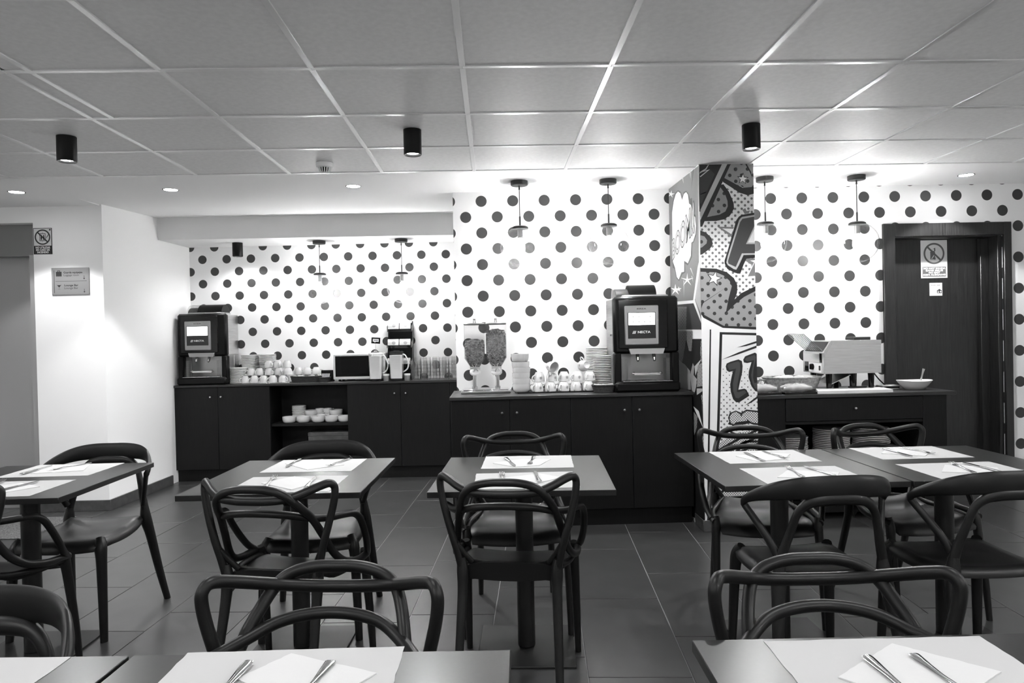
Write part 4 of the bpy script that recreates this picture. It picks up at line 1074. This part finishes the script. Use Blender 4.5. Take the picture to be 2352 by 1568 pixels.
def oval_bowl():
    t = thing('oval_bowl', 'white oval bowl of crumbled food beside the dark door', 'bowl', (2.975, 4.90, RH), R(0))
    P = [(0, .004), (.05, .004), (.055, 0), (.065, 0), (.095, .03), (.122, .062), (.119, .064), (.092, .036), (.06, .01), (0, .009)]
    mb = MB(); mb.lathe(P, 36, 0, None, 1, .78)
    mb.v = [(x, y, z+.005*(abs(x)/.12)**2*(z > .02)) for x, y, z in mb.v]; obj('bowl_body', mb, 'porcelain', t, ang=60)
    mb = MB(); mb.lathe([(0, .066), (.04, .064), (.08, .057), (.1, .050), (0, .04)], 20, 0, None, 1, .75); mb.v = [(x, y, z+random.uniform(-.004, .004)) for x, y, z in mb.v]; obj('food', mb, 'bread', t)
oval_bowl()
def spoon():
    t = thing('spoon', 'steel spoon standing in the white oval bowl', 'spoon', (3.02, 4.90, RH+.045), 0)
    mb = MB(); q = cr([(0, 0, 0, .013), (.006, 0, .03, .007), (.014, 0, .06, .006), (.022, 0, .09, .009), (.025, 0, .10, .010)], 4); mb.tube(q, [p[3] for p in q], 8, flat=.0018, upv=(0, 1, 0)); obj('handle', mb, 'cutlery', t, ang=70)
spoon()
mb = MB(); mb.bx(-4.4, -3.19, 4.85, 5.42, .0001, .009, 0, .003); tag(obj('floor_mat', mb, 'rug'), 'speckled grey doormat on the floor at the left edge', 'mat')

# ------------------------------------------------------------------ comic column
CX0, CX1, CY0 = 1.362, 1.722, 4.557
dots_mat('print_halftone', .90, .17, .0438, .0080, 1.40, 1.60)
dots_mat('print_grey_dots', .30, .03, .078, .0115, 1.41, 1.62, second=True)
dots_mat('print_lower_halftone', .86, .17, .040, .0062, 1.40, .60, grow=(-.22, .75))
dots_mat('print_fine', .75, .03, .0165, .0036, 1.40, .60)
dots_mat('print_side_halftone', .85, .68, .030, .0035, 4.60, 1.9, axes='YZ')
dots_mat('print_side_fine', .62, .05, .024, .0068, 4.60, 1.0, axes='YZ')
for n_, v_ in (('pr_white', .90), ('pr_black', .012), ('pr_dark', .035), ('pr_dark2', .055), ('pr_dark3', .06), ('pr_light', .6), ('pr_light2', .5), ('pr_strip', .5), ('pr_mid', .22), ('pr_side_grey', .17), ('pr_side_outline', .05)):
    mat(n_, v_, .42)
PRINT = dict(W='print_halftone', W0='pr_white', K='pr_black', D='pr_dark', D2='pr_dark2', D3='pr_dark3', L='pr_light', L2='pr_light2', S='pr_strip', G='print_grey_dots', M='pr_mid',
             HT='print_lower_halftone', F='print_fine', G2='pr_side_grey', O='pr_side_outline', H2='print_side_halftone', F2='print_side_fine')
# printed shapes: (ink, layer, outline in metres on the face)
MURAL_FRONT = [
 ('W', 1, [(1.367,2.395),(1.722,2.395),(1.722,1.314),(1.373,1.322)]),
 ('K', 2, [(1.367,2.395),(1.524,2.395),(1.375,2.089),(1.362,2.09)]),
 ('D', 3, [(1.369,2.306),(1.439,2.361),(1.467,2.332),(1.376,2.142),(1.366,2.143)]),
 ('L', 3, [(1.37,2.347),(1.408,2.369),(1.424,2.392),(1.43,2.392),(1.412,2.363),(1.369,2.336)]),
 ('L', 3, [(1.373,2.349),(1.437,2.363),(1.373,2.313),(1.369,2.318),(1.419,2.356),(1.373,2.343)]),
 ('L', 3, [(1.367,2.203),(1.409,2.219),(1.409,2.213),(1.367,2.196)]),
 ('S', 3, [(1.516,2.395),(1.551,2.395),(1.374,2.04),(1.368,2.067),(1.369,2.101)]),
 ('K', 4, [(1.551,2.395),(1.573,2.395),(1.378,1.991),(1.367,1.991),(1.367,2.033)]),
 ('G', 2, [(1.571,2.395),(1.722,2.395),(1.722,2.232),(1.674,2.232),(1.526,2.303)]),
 ('K', 3, [(1.669,2.394),(1.679,2.394),(1.707,2.342),(1.714,2.296),(1.701,2.335)]),
 ('K', 3, [(1.518,2.299),(1.531,2.305),(1.598,2.268),(1.651,2.24),(1.722,2.245),(1.722,2.2),(1.681,2.191),(1.628,2.208),(1.567,2.249),(1.52,2.28)]),
 ('W0', 4, [(1.52,2.278),(1.552,2.244),(1.597,2.215),(1.559,2.231),(1.53,2.254)]),
 ('K', 3, [(1.492,2.239),(1.506,2.262),(1.523,2.265),(1.559,2.215),(1.588,2.143),(1.59,2.105),(1.564,2.063),(1.525,2.037),(1.471,2.027),(1.394,2.027),(1.382,2.002),(1.379,2.021)]),
 ('G', 4, [(1.503,2.245),(1.532,2.204),(1.548,2.155),(1.549,2.121),(1.533,2.088),(1.495,2.068),(1.412,2.053)]),
 ('K', 3, [(1.366,1.968),(1.404,1.952),(1.437,1.918),(1.447,1.879),(1.429,1.849),(1.375,1.811),(1.363,1.809)]),
 ('G', 4, [(1.366,1.936),(1.392,1.928),(1.409,1.903),(1.405,1.882),(1.376,1.858),(1.364,1.854)]),
 ('M', 2, [(1.478,1.99),(1.587,1.986),(1.57,1.919)]),
 ('W0', 3, [(1.51,1.978),(1.585,1.974),(1.569,1.94)]),
 ('M', 2, [(1.645,2.096),(1.664,2.107),(1.672,2.088),(1.695,2.092),(1.687,2.073),(1.66,2.069)]),
 ('M', 2, [(1.658,1.78),(1.722,1.779),(1.722,1.65),(1.656,1.647),(1.704,1.734),(1.658,1.765)]),
 ('W0', 3, [(1.689,1.765),(1.722,1.768),(1.722,1.756),(1.673,1.662),(1.718,1.665),(1.722,1.661),(1.722,1.65),(1.656,1.647),(1.715,1.753)]),
 ('K', 4, [(1.621,2.053),(1.64,2.064),(1.722,2.077),(1.722,1.782),(1.666,1.779),(1.646,1.739),(1.627,1.69),(1.609,1.681),(1.58,1.691),(1.538,1.714),(1.521,1.749),(1.521,1.768),(1.544,1.836),(1.603,2.029)]),
 ('L2', 5, [(1.634,2.045),(1.644,2.051),(1.722,2.062),(1.722,1.802),(1.647,1.802),(1.615,1.736),(1.597,1.707),(1.58,1.712),(1.542,1.738),(1.533,1.756),(1.543,1.798),(1.621,2.028)]),
 ('D2', 6, [(1.644,2.038),(1.722,2.051),(1.722,1.813),(1.636,1.813),(1.594,1.725),(1.546,1.748),(1.543,1.764),(1.559,1.813),(1.628,2.017)]),
 ('L2', 7, [(1.664,1.873),(1.722,1.992),(1.722,1.872)]),
 ('W0', 8, [(1.677,1.883),(1.722,1.973),(1.722,1.882)]),
 ('G', 2, [(1.362,1.706),(1.465,1.704),(1.541,1.676),(1.578,1.622),(1.577,1.546),(1.537,1.44),(1.584,1.486),(1.654,1.548),(1.722,1.577),(1.722,1.326),(1.504,1.334),(1.362,1.425)]),
 ('K', 3, [(1.362,1.723),(1.465,1.717),(1.534,1.693),(1.581,1.653),(1.603,1.606),(1.6,1.557),(1.583,1.514),(1.627,1.554),(1.722,1.598),(1.722,1.566),(1.646,1.529),(1.584,1.483),(1.523,1.424),(1.542,1.516),(1.566,1.6),(1.552,1.636),(1.514,1.671),(1.465,1.693),(1.362,1.699)]),
 ('K', 3, [(1.362,1.49),(1.373,1.498),(1.528,1.593),(1.376,1.495),(1.362,1.459)]),
 ('K', 3, [(1.362,1.437),(1.375,1.421),(1.508,1.343),(1.722,1.331),(1.722,1.314),(1.502,1.33),(1.375,1.399),(1.362,1.421)]),
 ('W0', 2, [(1.362,1.421),(1.375,1.399),(1.502,1.33),(1.722,1.314),(1.722,1.299),(1.362,1.307)]),
 ('K', 4, [(1.654,2.34),(1.662,2.312),(1.691,2.308),(1.667,2.292),(1.672,2.264),(1.649,2.282),(1.624,2.268),(1.634,2.295),(1.613,2.315),(1.642,2.314)]),
 ('W0', 5, [(1.654,2.328),(1.659,2.307),(1.681,2.304),(1.663,2.292),(1.667,2.271),(1.65,2.285),(1.631,2.274),(1.638,2.294),(1.623,2.309),(1.644,2.308)]),
 ('K', 4, [(1.466,1.706),(1.47,1.668),(1.507,1.656),(1.471,1.641),(1.471,1.602),(1.446,1.631),(1.409,1.619),(1.428,1.652),(1.405,1.683),(1.443,1.675)]),
 ('W0', 5, [(1.463,1.695),(1.466,1.665),(1.495,1.656),(1.467,1.644),(1.467,1.614),(1.447,1.636),(1.418,1.627),(1.434,1.653),(1.416,1.677),(1.445,1.67)])]
MURAL_FRONT_LOW = [
 ('W0', 1, [(1.416,1.322),(1.722,1.315),(1.722,0.011),(1.404,0.02)]),
 ('K', 2, [(1.481,1.303),(1.722,1.292),(1.722,1.276),(1.498,1.287),(1.461,0.526),(1.45,0.019),(1.424,0.02),(1.444,0.526)]),
 ('HT', 2, [(1.491,1.066),(1.722,1.06),(1.722,0.011),(1.45,0.019),(1.461,0.526)]),
 ('K', 3, [(1.489,1.122),(1.602,1.168),(1.722,1.21),(1.722,1.195),(1.601,1.155)]),
 ('K', 3, [(1.593,1.2),(1.655,1.219),(1.722,1.239),(1.722,1.226),(1.655,1.208)]),
 ('K', 3, [(1.637,0.818),(1.684,0.852),(1.722,0.879),(1.722,0.864),(1.684,0.839)]),
 ('K', 4, [(1.516,1.078),(1.523,1.097),(1.548,1.108),(1.601,1.122),(1.623,1.111),(1.628,1.078),(1.624,1.037),(1.605,0.959),(1.597,0.924),(1.637,0.93),(1.65,0.923),(1.669,0.883),(1.604,0.843),(1.582,0.841),(1.561,0.862),(1.546,0.912),(1.543,0.96),(1.555,1.016),(1.564,1.047),(1.538,1.041),(1.522,1.052)]),
 ('D3', 5, [(1.526,1.081),(1.534,1.093),(1.599,1.11),(1.611,1.098),(1.612,1.054),(1.591,0.959),(1.586,0.911),(1.597,0.908),(1.637,0.919),(1.65,0.903),(1.596,0.867),(1.577,0.872),(1.562,0.916),(1.561,0.964),(1.584,1.062),(1.54,1.054)]),
 ('K', 4, [(1.632,1.119),(1.645,1.141),(1.672,1.151),(1.711,1.164),(1.722,1.156),(1.722,0.907),(1.707,0.913),(1.684,0.944),(1.665,1.005),(1.668,1.044),(1.687,1.103),(1.657,1.097),(1.637,1.102)]),
 ('D3', 5, [(1.643,1.119),(1.654,1.132),(1.707,1.148),(1.717,1.135),(1.698,1.052),(1.695,1.0),(1.703,0.965),(1.722,0.969),(1.722,0.929),(1.707,0.93),(1.688,0.97),(1.682,1.018),(1.704,1.115),(1.658,1.107)]),
 ('K', 4, [(1.523,0.699),(1.533,0.716),(1.525,0.742),(1.537,0.773),(1.577,0.788),(1.612,0.773),(1.648,0.793),(1.722,0.783),(1.722,0.689),(1.69,0.693),(1.664,0.704),(1.637,0.696),(1.566,0.693),(1.557,0.68),(1.549,0.694)]),
 ('F', 5, [(1.536,0.729),(1.537,0.751),(1.55,0.77),(1.577,0.78),(1.605,0.765),(1.613,0.745),(1.621,0.764),(1.647,0.783),(1.722,0.772),(1.722,0.702),(1.686,0.705),(1.659,0.723),(1.646,0.735),(1.651,0.72),(1.576,0.711),(1.562,0.698),(1.545,0.707)]),
 ('F', 4, [(1.453,0.522),(1.468,0.578),(1.521,0.612),(1.601,0.644),(1.722,0.663),(1.722,0.011),(1.431,0.02)]),
 ('K', 5, [(1.449,0.535),(1.6,0.614),(1.722,0.667),(1.722,0.652),(1.6,0.596),(1.449,0.517)]),
 ('K', 5, [(1.452,0.489),(1.599,0.569),(1.722,0.622),(1.722,0.606),(1.599,0.551),(1.452,0.472)]),
 ('K', 5, [(1.455,0.444),(1.599,0.523),(1.722,0.576),(1.722,0.561),(1.598,0.506),(1.454,0.426)]),
 ('K', 5, [(1.457,0.398),(1.598,0.478),(1.722,0.531),(1.722,0.515),(1.597,0.46),(1.457,0.381)]),
 ('K', 5, [(1.46,0.353),(1.597,0.432),(1.722,0.486),(1.722,0.47),(1.597,0.415),(1.46,0.335)]),
 ('K', 5, [(1.463,0.307),(1.596,0.387),(1.722,0.44),(1.722,0.424),(1.596,0.369),(1.462,0.29)]),
 ('K', 5, [(1.465,0.262),(1.595,0.341),(1.722,0.395),(1.722,0.379),(1.595,0.324),(1.465,0.244)]),
 ('K', 5, [(1.522,0.681),(1.557,0.646),(1.592,0.634),(1.557,0.632),(1.518,0.66)]),
 ('K', 5, [(1.572,0.523),(1.591,0.566),(1.635,0.591),(1.722,0.589),(1.722,0.575),(1.644,0.575),(1.608,0.557),(1.599,0.522)]),
 ('K', 2, [(1.416,1.322),(1.425,1.321),(1.4,0.527),(1.387,0.021),(1.374,0.021),(1.388,0.528)])]
MURAL_SIDE = [
 ('G2', 1, [(5.33,2.395),(4.557,2.387),(4.557,1.322),(5.33,1.328)]),
 ('O', 2, [(5.263,2.099),(5.262,2.203),(5.215,2.282),(5.145,2.329),(5.063,2.333),(4.986,2.305),(4.952,2.265),(4.92,2.288),(4.852,2.286),(4.796,2.255),(4.761,2.212),(4.714,2.211),(4.693,2.105),(4.641,2.081),(4.616,2.008),(4.63,1.948),(4.693,1.906),(4.72,1.906),(4.74,1.814),(4.843,1.768),(4.916,1.788),(4.911,1.726),(4.997,1.717),(5.078,1.677),(5.158,1.705),(5.202,1.778),(5.252,1.791)]),
 ('H2', 3, [(5.246,2.105),(5.242,2.2),(5.189,2.277),(5.126,2.316),(5.064,2.323),(5.002,2.298),(4.96,2.242),(4.909,2.275),(4.852,2.276),(4.81,2.25),(4.786,2.185),(4.717,2.157),(4.694,2.09),(4.649,2.071),(4.632,2.01),(4.649,1.958),(4.706,1.916),(4.748,1.913),(4.768,1.825),(4.842,1.783),(4.935,1.81),(4.941,1.733),(5.011,1.735),(5.087,1.689),(5.141,1.712),(5.185,1.785),(5.242,1.834)]),
 ('W0', 4, [(5.24,2.368),(5.237,2.345),(5.149,2.325),(5.232,2.333),(5.214,2.307),(5.269,2.336),(5.33,2.34),(5.297,2.349),(5.33,2.378),(5.277,2.354)]),
 ('W0', 4, [(4.861,1.717),(4.846,1.675),(4.703,1.671),(4.835,1.664),(4.766,1.623),(4.865,1.66),(4.973,1.637),(4.895,1.669),(5.036,1.698),(4.883,1.678)]),
 ('W0', 4, [(5.184,1.665),(5.161,1.628),(5.027,1.624),(5.147,1.615),(5.09,1.579),(5.188,1.609),(5.293,1.59),(5.229,1.62),(5.33,1.645),(5.212,1.631)]),
 ('W0', 4, [(5.091,1.641),(5.077,1.623),(5.014,1.62),(5.069,1.615),(5.045,1.598),(5.093,1.612),(5.143,1.604),(5.116,1.618),(5.172,1.631),(5.107,1.625)]),
 ('L', 2, [(4.947,2.395),(4.922,2.395),(4.916,2.348)]),
 ('L', 2, [(4.757,2.395),(4.736,2.395),(4.739,2.342)]),
 ('L', 2, [(4.793,1.743),(4.773,1.746),(4.702,1.676)]),
 ('L', 2, [(4.763,1.689),(4.746,1.688),(4.719,1.634)]),
 ('L', 2, [(4.963,1.673),(4.945,1.671),(4.96,1.548)]),
 ('D', 2, [(4.688,2.385),(4.661,2.394),(4.724,2.26)]),
 ('W0', 3, [(4.61,1.738),(4.582,1.766),(4.557,2.394),(4.557,2.386),(4.557,1.73),(4.691,1.523),(4.557,1.39),(4.557,1.363),(4.725,1.501),(5.33,1.513),(5.33,1.537),(4.732,1.522)]),
 ('S', 2, [(4.615,1.731),(4.557,1.717),(4.557,1.42),(4.69,1.53)]),
 ('D', 2, [(5.33,1.513),(4.725,1.501),(4.557,1.363),(4.557,1.322),(5.33,1.328)]),
 ('F2', 3, [(5.157,1.494),(4.892,1.484),(4.918,1.325),(5.169,1.326)])]
MURAL_SIDE_LOW = [
 ('K', 1, [(5.33,1.255),(4.557,1.261),(4.557,0.04),(5.33,0.0)]),
 ('F2', 2, [(5.13,1.315),(4.752,1.313),(4.794,1.176),(4.859,1.175),(4.921,1.258),(5.019,1.104),(5.154,0.991)]),
 ('F2', 3, [(4.573,1.247),(4.557,1.259),(4.557,1.245),(4.557,0.962),(4.557,0.954),(4.683,0.937),(4.658,1.082),(4.567,1.103),(4.592,1.172)]),
 ('S', 3, [(5.163,1.118),(5.142,0.893),(4.946,0.899),(4.828,0.908),(4.836,1.037),(4.968,1.077),(5.073,1.092)]),
 ('L', 3, [(4.727,1.074),(4.557,1.134),(4.627,1.092),(4.709,1.012)]),
 ('S', 3, [(4.684,0.928),(4.557,0.937),(4.557,0.92),(4.686,0.883)]),
 ('L2', 4, [(4.837,1.009),(4.767,1.095),(4.73,1.074),(4.753,1.014),(4.679,0.991),(4.699,0.936),(4.783,0.848),(4.805,0.91)]),
 ('F2', 3, [(4.789,0.765),(4.68,0.741),(4.701,0.667),(4.767,0.603),(4.801,0.672)]),
 ('W0', 4, [(4.786,0.802),(4.647,0.78),(4.557,0.681),(4.557,0.68)]),
 ('F2', 3, [(4.658,0.61),(4.557,0.625),(4.557,0.56),(4.664,0.52)]),
 ('D3', 3, [(4.585,0.822),(4.557,0.83),(4.557,0.7),(4.557,0.692)]),
 ('F2', 2, [(4.595,0.891),(4.557,0.899),(4.557,0.838),(4.569,0.832)]),
 ('G2', 2, [(4.557,1.312),(4.557,1.311),(4.557,1.27),(4.557,1.273)])]

def column():
    mb = MB(); mb.bx(CX0, CX1, CY0, 5.33, 0, CZ+.03)
    c = struct('column', mb, 'pr_white', 'square column covered in black and white comic book artwork')
    for nm, rows, side in (('mural_front', MURAL_FRONT+MURAL_FRONT_LOW, False), ('mural_side', MURAL_SIDE+MURAL_SIDE_LOW, True)):
        keys = list(PRINT); mb = MB()
        for ink, lay, pts in rows:
            o = .0004*lay+.0002
            if nm == 'mural_side' and rows.index((ink, lay, pts)) >= len(MURAL_SIDE): o += .0001
            vs = [((CX0-o, a, z) if side else (a, CY0-o, z)) for a, z in pts]
            n = Vector((0, 0, 0))
            for p, q in zip(vs, vs[1:]+vs[:1]): n += Vector(p).cross(Vector(q))
            flip = (n.x > 0) if side else (n.y > 0)
            mb.add(vs, [tuple(range(len(vs)))[::-1] if flip else tuple(range(len(vs)))], keys.index(ink))
        put(nm, mb.mesh(nm, [PRINT[k] for k in keys], recalc=False), c)
    me = text_mesh('BOOM!!', .30, ['pr_strip'], .66, .004, spacing=1.0)
    lo = text_mesh('BOOM!!', .30, ['pr_side_outline'], .68, .016, spacing=1.0)
    M = Matrix(((0, 0, 1, CX0), (-1, 0, 0, 4.965), (0, 1, 0, 2.02), (0, 0, 0, 1)))
    # the word runs from the back edge to the front edge of the side face, rising
    for m_, off in ((lo, -.0024), (me, -.0030)):
        for v in m_.vertices:
            x, y = v.co.x, v.co.y
            t_ = (x+.35)/.7
            v.co = (CX0+off, 5.272-.62*t_, 1.905+.165*t_+y*(.75+.35*t_)*.85)
        m_.update(); put('lettering', m_, c)
    mb = MB(); mb.bx(CX0-.012, CX1, CY0-.012, CY0-.0065, 0, .075, 0, .002); mb.bx(CX0-.012, CX0-.0065, CY0-.006, 4.75, 0, .075, 0, .002)
    struct('baseboard_column', mb, 'baseboard', 'dark skirting tile around the foot of the column')
column()

# ------------------------------------------------------------------ signs
def ring_mesh(mb, cx, cz, r0, r1, y, n=32, mi=0):
    vs = []; fs = []
    for i in range(n):
        a = 2*PI*i/n
        vs += [(cx+r0*math.cos(a), y, cz+r0*math.sin(a)), (cx+r1*math.cos(a), y, cz+r1*math.sin(a))]
    for i in range(n):
        j = (i+1) % n; fs.append((2*i, 2*i+1, 2*j+1, 2*j))
    mb.add(vs, fs, mi)
def flat(mb, pts, y, mi=0):
    mb.add([(x, y, z) for x, z in pts], [tuple(range(len(pts)))], mi)
def bar(mb, a, b, w, y, mi=0):
    dx, dz = b[0]-a[0], b[1]-a[1]; L = math.hypot(dx, dz); nx, nz = -dz/L*w/2, dx/L*w/2
    flat(mb, [(a[0]+nx, a[1]+nz), (b[0]+nx, b[1]+nz), (b[0]-nx, b[1]-nz), (a[0]-nx, a[1]-nz)], y, mi)
def rectp(x0, x1, z0, z1): return [(x0, z0), (x1, z0), (x1, z1), (x0, z1)]
def words(parent, body, size, x, z, y, m, width=None, bold=0, align='CENTER', line=1.0):
    me = text_mesh(body, size, [m], width, bold, align, line=line)
    return put('lettering', me, parent, (x, y, z), (PI/2, 0, 0))
mat('sign_print', .10, .5); mat('sign_face', .62, .5)
def lift_sign():
    t = thing('fire_sign', 'small no-lift-in-fire sign with round symbol beside the lift opening', 'sign', (-3.503, 5.6145, 2.125))
    mb = MB(); mb.bx(-.0715, .0715, -.003, 0, -.1025, .1025, 0, .0008); obj('plate', mb, 'print_black', t)
    mb = MB(); flat(mb, rectp(-.067, .067, -.036, .098), -.0034); obj('symbol_field', mb, 'sign_face', t)
    mb = MB(); y = -.0039
    ring_mesh(mb, 0, .031, .050, .060, y); bar(mb, (-.040, .071), (.040, -.009), .010, y)
    for a, b in (((-.022, .058), (.022, .058)), ((.022, .058), (.022, .004)), ((.022, .004), (-.022, .004)), ((-.022, .004), (-.022, .058))): bar(mb, a, b, .004, y-.0003)
    bar(mb, (0, .07), (0, .058), .002, y); bar(mb, (0, .004), (0, -.008), .002, y)
    for x in (-.009, .009):
        flat(mb, rectp(x-.006, x+.006, .016, .038), y-.0005); flat(mb, rectp(x-.005, x-.0005, .008, .017), y-.0005); flat(mb, rectp(x+.0008, x+.005, .008, .017), y-.0005); ring_mesh(mb, x, .044, 0, .005, y-.0005, 10)
    for k in range(3): bar(mb, (.030+.006*k, .022+.010*k), (.036+.006*k, .038+.009*k), .004, y-.0005)
    flat(mb, rectp(.052, .063, .082, .094), y); obj('symbol', mb, 'print_black', t)
    words(t, 'NO UTILIZAR\nEN CASO DE\nINCENDIO', .0205, 0, -.0692, -.0036, 'print_white', .112, .0006, line=.9)
lift_sign()
def way_sign():
    t = thing('direction_sign', 'grey plate pointing down to luggage room and lounge bar', 'sign', (-3.296, 5.6145, 1.808))
    mb = MB(); mb.bx(-.1435, .1435, -.010, 0, -.105, .105, 0, .0015); obj('plate', mb, 'sign_grey', t)
    y = -.0106; mb = MB()
    flat(mb, rectp(-.113, .128, -.0012, .0012), y); flat(mb, rectp(-.124, -.1205, -.092, .085), y)
    flat(mb, rectp(-.108, -.064, .038, .074), y); flat(mb, rectp(-.096, -.091, .074, .082), y); flat(mb, rectp(-.081, -.076, .074, .082), y); flat(mb, rectp(-.096, -.076, .080, .084), y)
    flat(mb, [(-.100, -.030), (-.072, -.030), (-.086, -.046)], y); bar(mb, (-.104, -.026), (-.086, -.047), .0016, y); bar(mb, (-.068, -.026), (-.086, -.047), .0016, y); bar(mb, (-.086, -.047), (-.086, -.062), .0014, y); bar(mb, (-.096, -.062), (-.076, -.062), .0014, y)
    for z in (.026, -.078):
        bar(mb, (.108, z+.016), (.108, z-.010), .003, y); flat(mb, [(.100, z-.004), (.116, z-.004), (.108, z-.014)], y)
    obj('symbols', mb, 'print_black', t)
    words(t, 'Guarda equipajes', .021, -.050, .067, y, 'print_black', .145, .0005, 'LEFT'); words(t, 'Luggage room', .021, -.050, .046, y, 'print_black', .117, 0, 'LEFT')
    words(t, 'Lounge Bar', .021, -.047, -.033, y, 'print_black', .108, .0005, 'LEFT'); words(t, 'Lounge Bar', .021, -.047, -.055, y, 'print_black', .105, 0, 'LEFT')
way_sign()
def exit_sign():
    t = thing('exit_sign', 'large white no-exit sign with crossed round symbol on the dark door', 'sign', (3.493, 5.4695, 1.838))
    mb = MB(); mb.bx(-.106, .106, -.003, 0, -.149, .149, 0, .0008); obj('plate', mb, 'print_white', t)
    mb = MB(); flat(mb, rectp(-.104, .104, -.045, .147), -.0034); obj('symbol_field', mb, 'sign_face', t)
    mb = MB(); y = -.0038
    ring_mesh(mb, 0, .044, .070, .084, y, 40); bar(mb, (-.054, .098), (.054, -.010), .014, y-.0004)
    flat(mb, rectp(-.030, .008, -.002, .058), y); flat(mb, [(-.034, .05), (-.012, .078), (.010, .09), (.012, .066), (-.01, .05)], y)
    flat(mb, rectp(-.094, .094, -.138, -.060), y); flat(mb, [(.0, -.004), (.012, -.004), (.012, .018)], y)
    obj('symbol', mb, 'sign_print', t)
    mb = MB(); ring_mesh(mb, -.006, .072, 0, .008, y-.0003, 14); bar(mb, (-.02, .002), (.0, .03), .006, y-.0003); bar(mb, (-.044, -.004), (-.044, .07), .003, y-.0003); obj('symbol_detail', mb, 'sign_face', t)
    for i, (w_, tx) in enumerate(((.176, 'NO HAY SALIDA'), (.138, 'SANS ISSUE'), (.092, 'NO EXIT'), (.178, 'KEIN AUSGANG'))): words(t, tx, .0175, 0, -.0735-.0168*i, y-.0006, 'print_white', w_, .0008)
exit_sign()
def staff_sign():
    t = thing('staff_sign', 'small square white staff notice below the no-exit sign', 'sign', (3.505, 5.4695, 1.600))
    mb = MB(); mb.bx(-.051, .051, -.002, 0, -.0505, .0505, 0, .0006); obj('plate', mb, 'print_white', t)
    words(t, 'Personal Casual', .0105, -.043, .034, -.0024, 'print_black', .075, .0003, 'LEFT'); words(t, 'Casual staff only', .009, -.043, .0215, -.0024, 'sign_print', .073, 0, 'LEFT')
    mb = MB(); y = -.0025; flat(mb, rectp(.008, .046, -.031, -.006), y); flat(mb, [(.014, -.006), (.040, -.006), (.027, .004)], y); bar(mb, (-.043, -.040), (.006, -.040), .0015, y); obj('symbol', mb, 'print_black', t)
    mb = MB(); ring_mesh(mb, .018, -.015, 0, .0035, y-.0004, 10); flat(mb, [(.012, -.027), (.024, -.027), (.018, -.017)], y-.0004); ring_mesh(mb, .036, -.019, .003, .0065, y-.0004, 12); obj('symbol_detail', mb, 'print_white', t)
staff_sign()
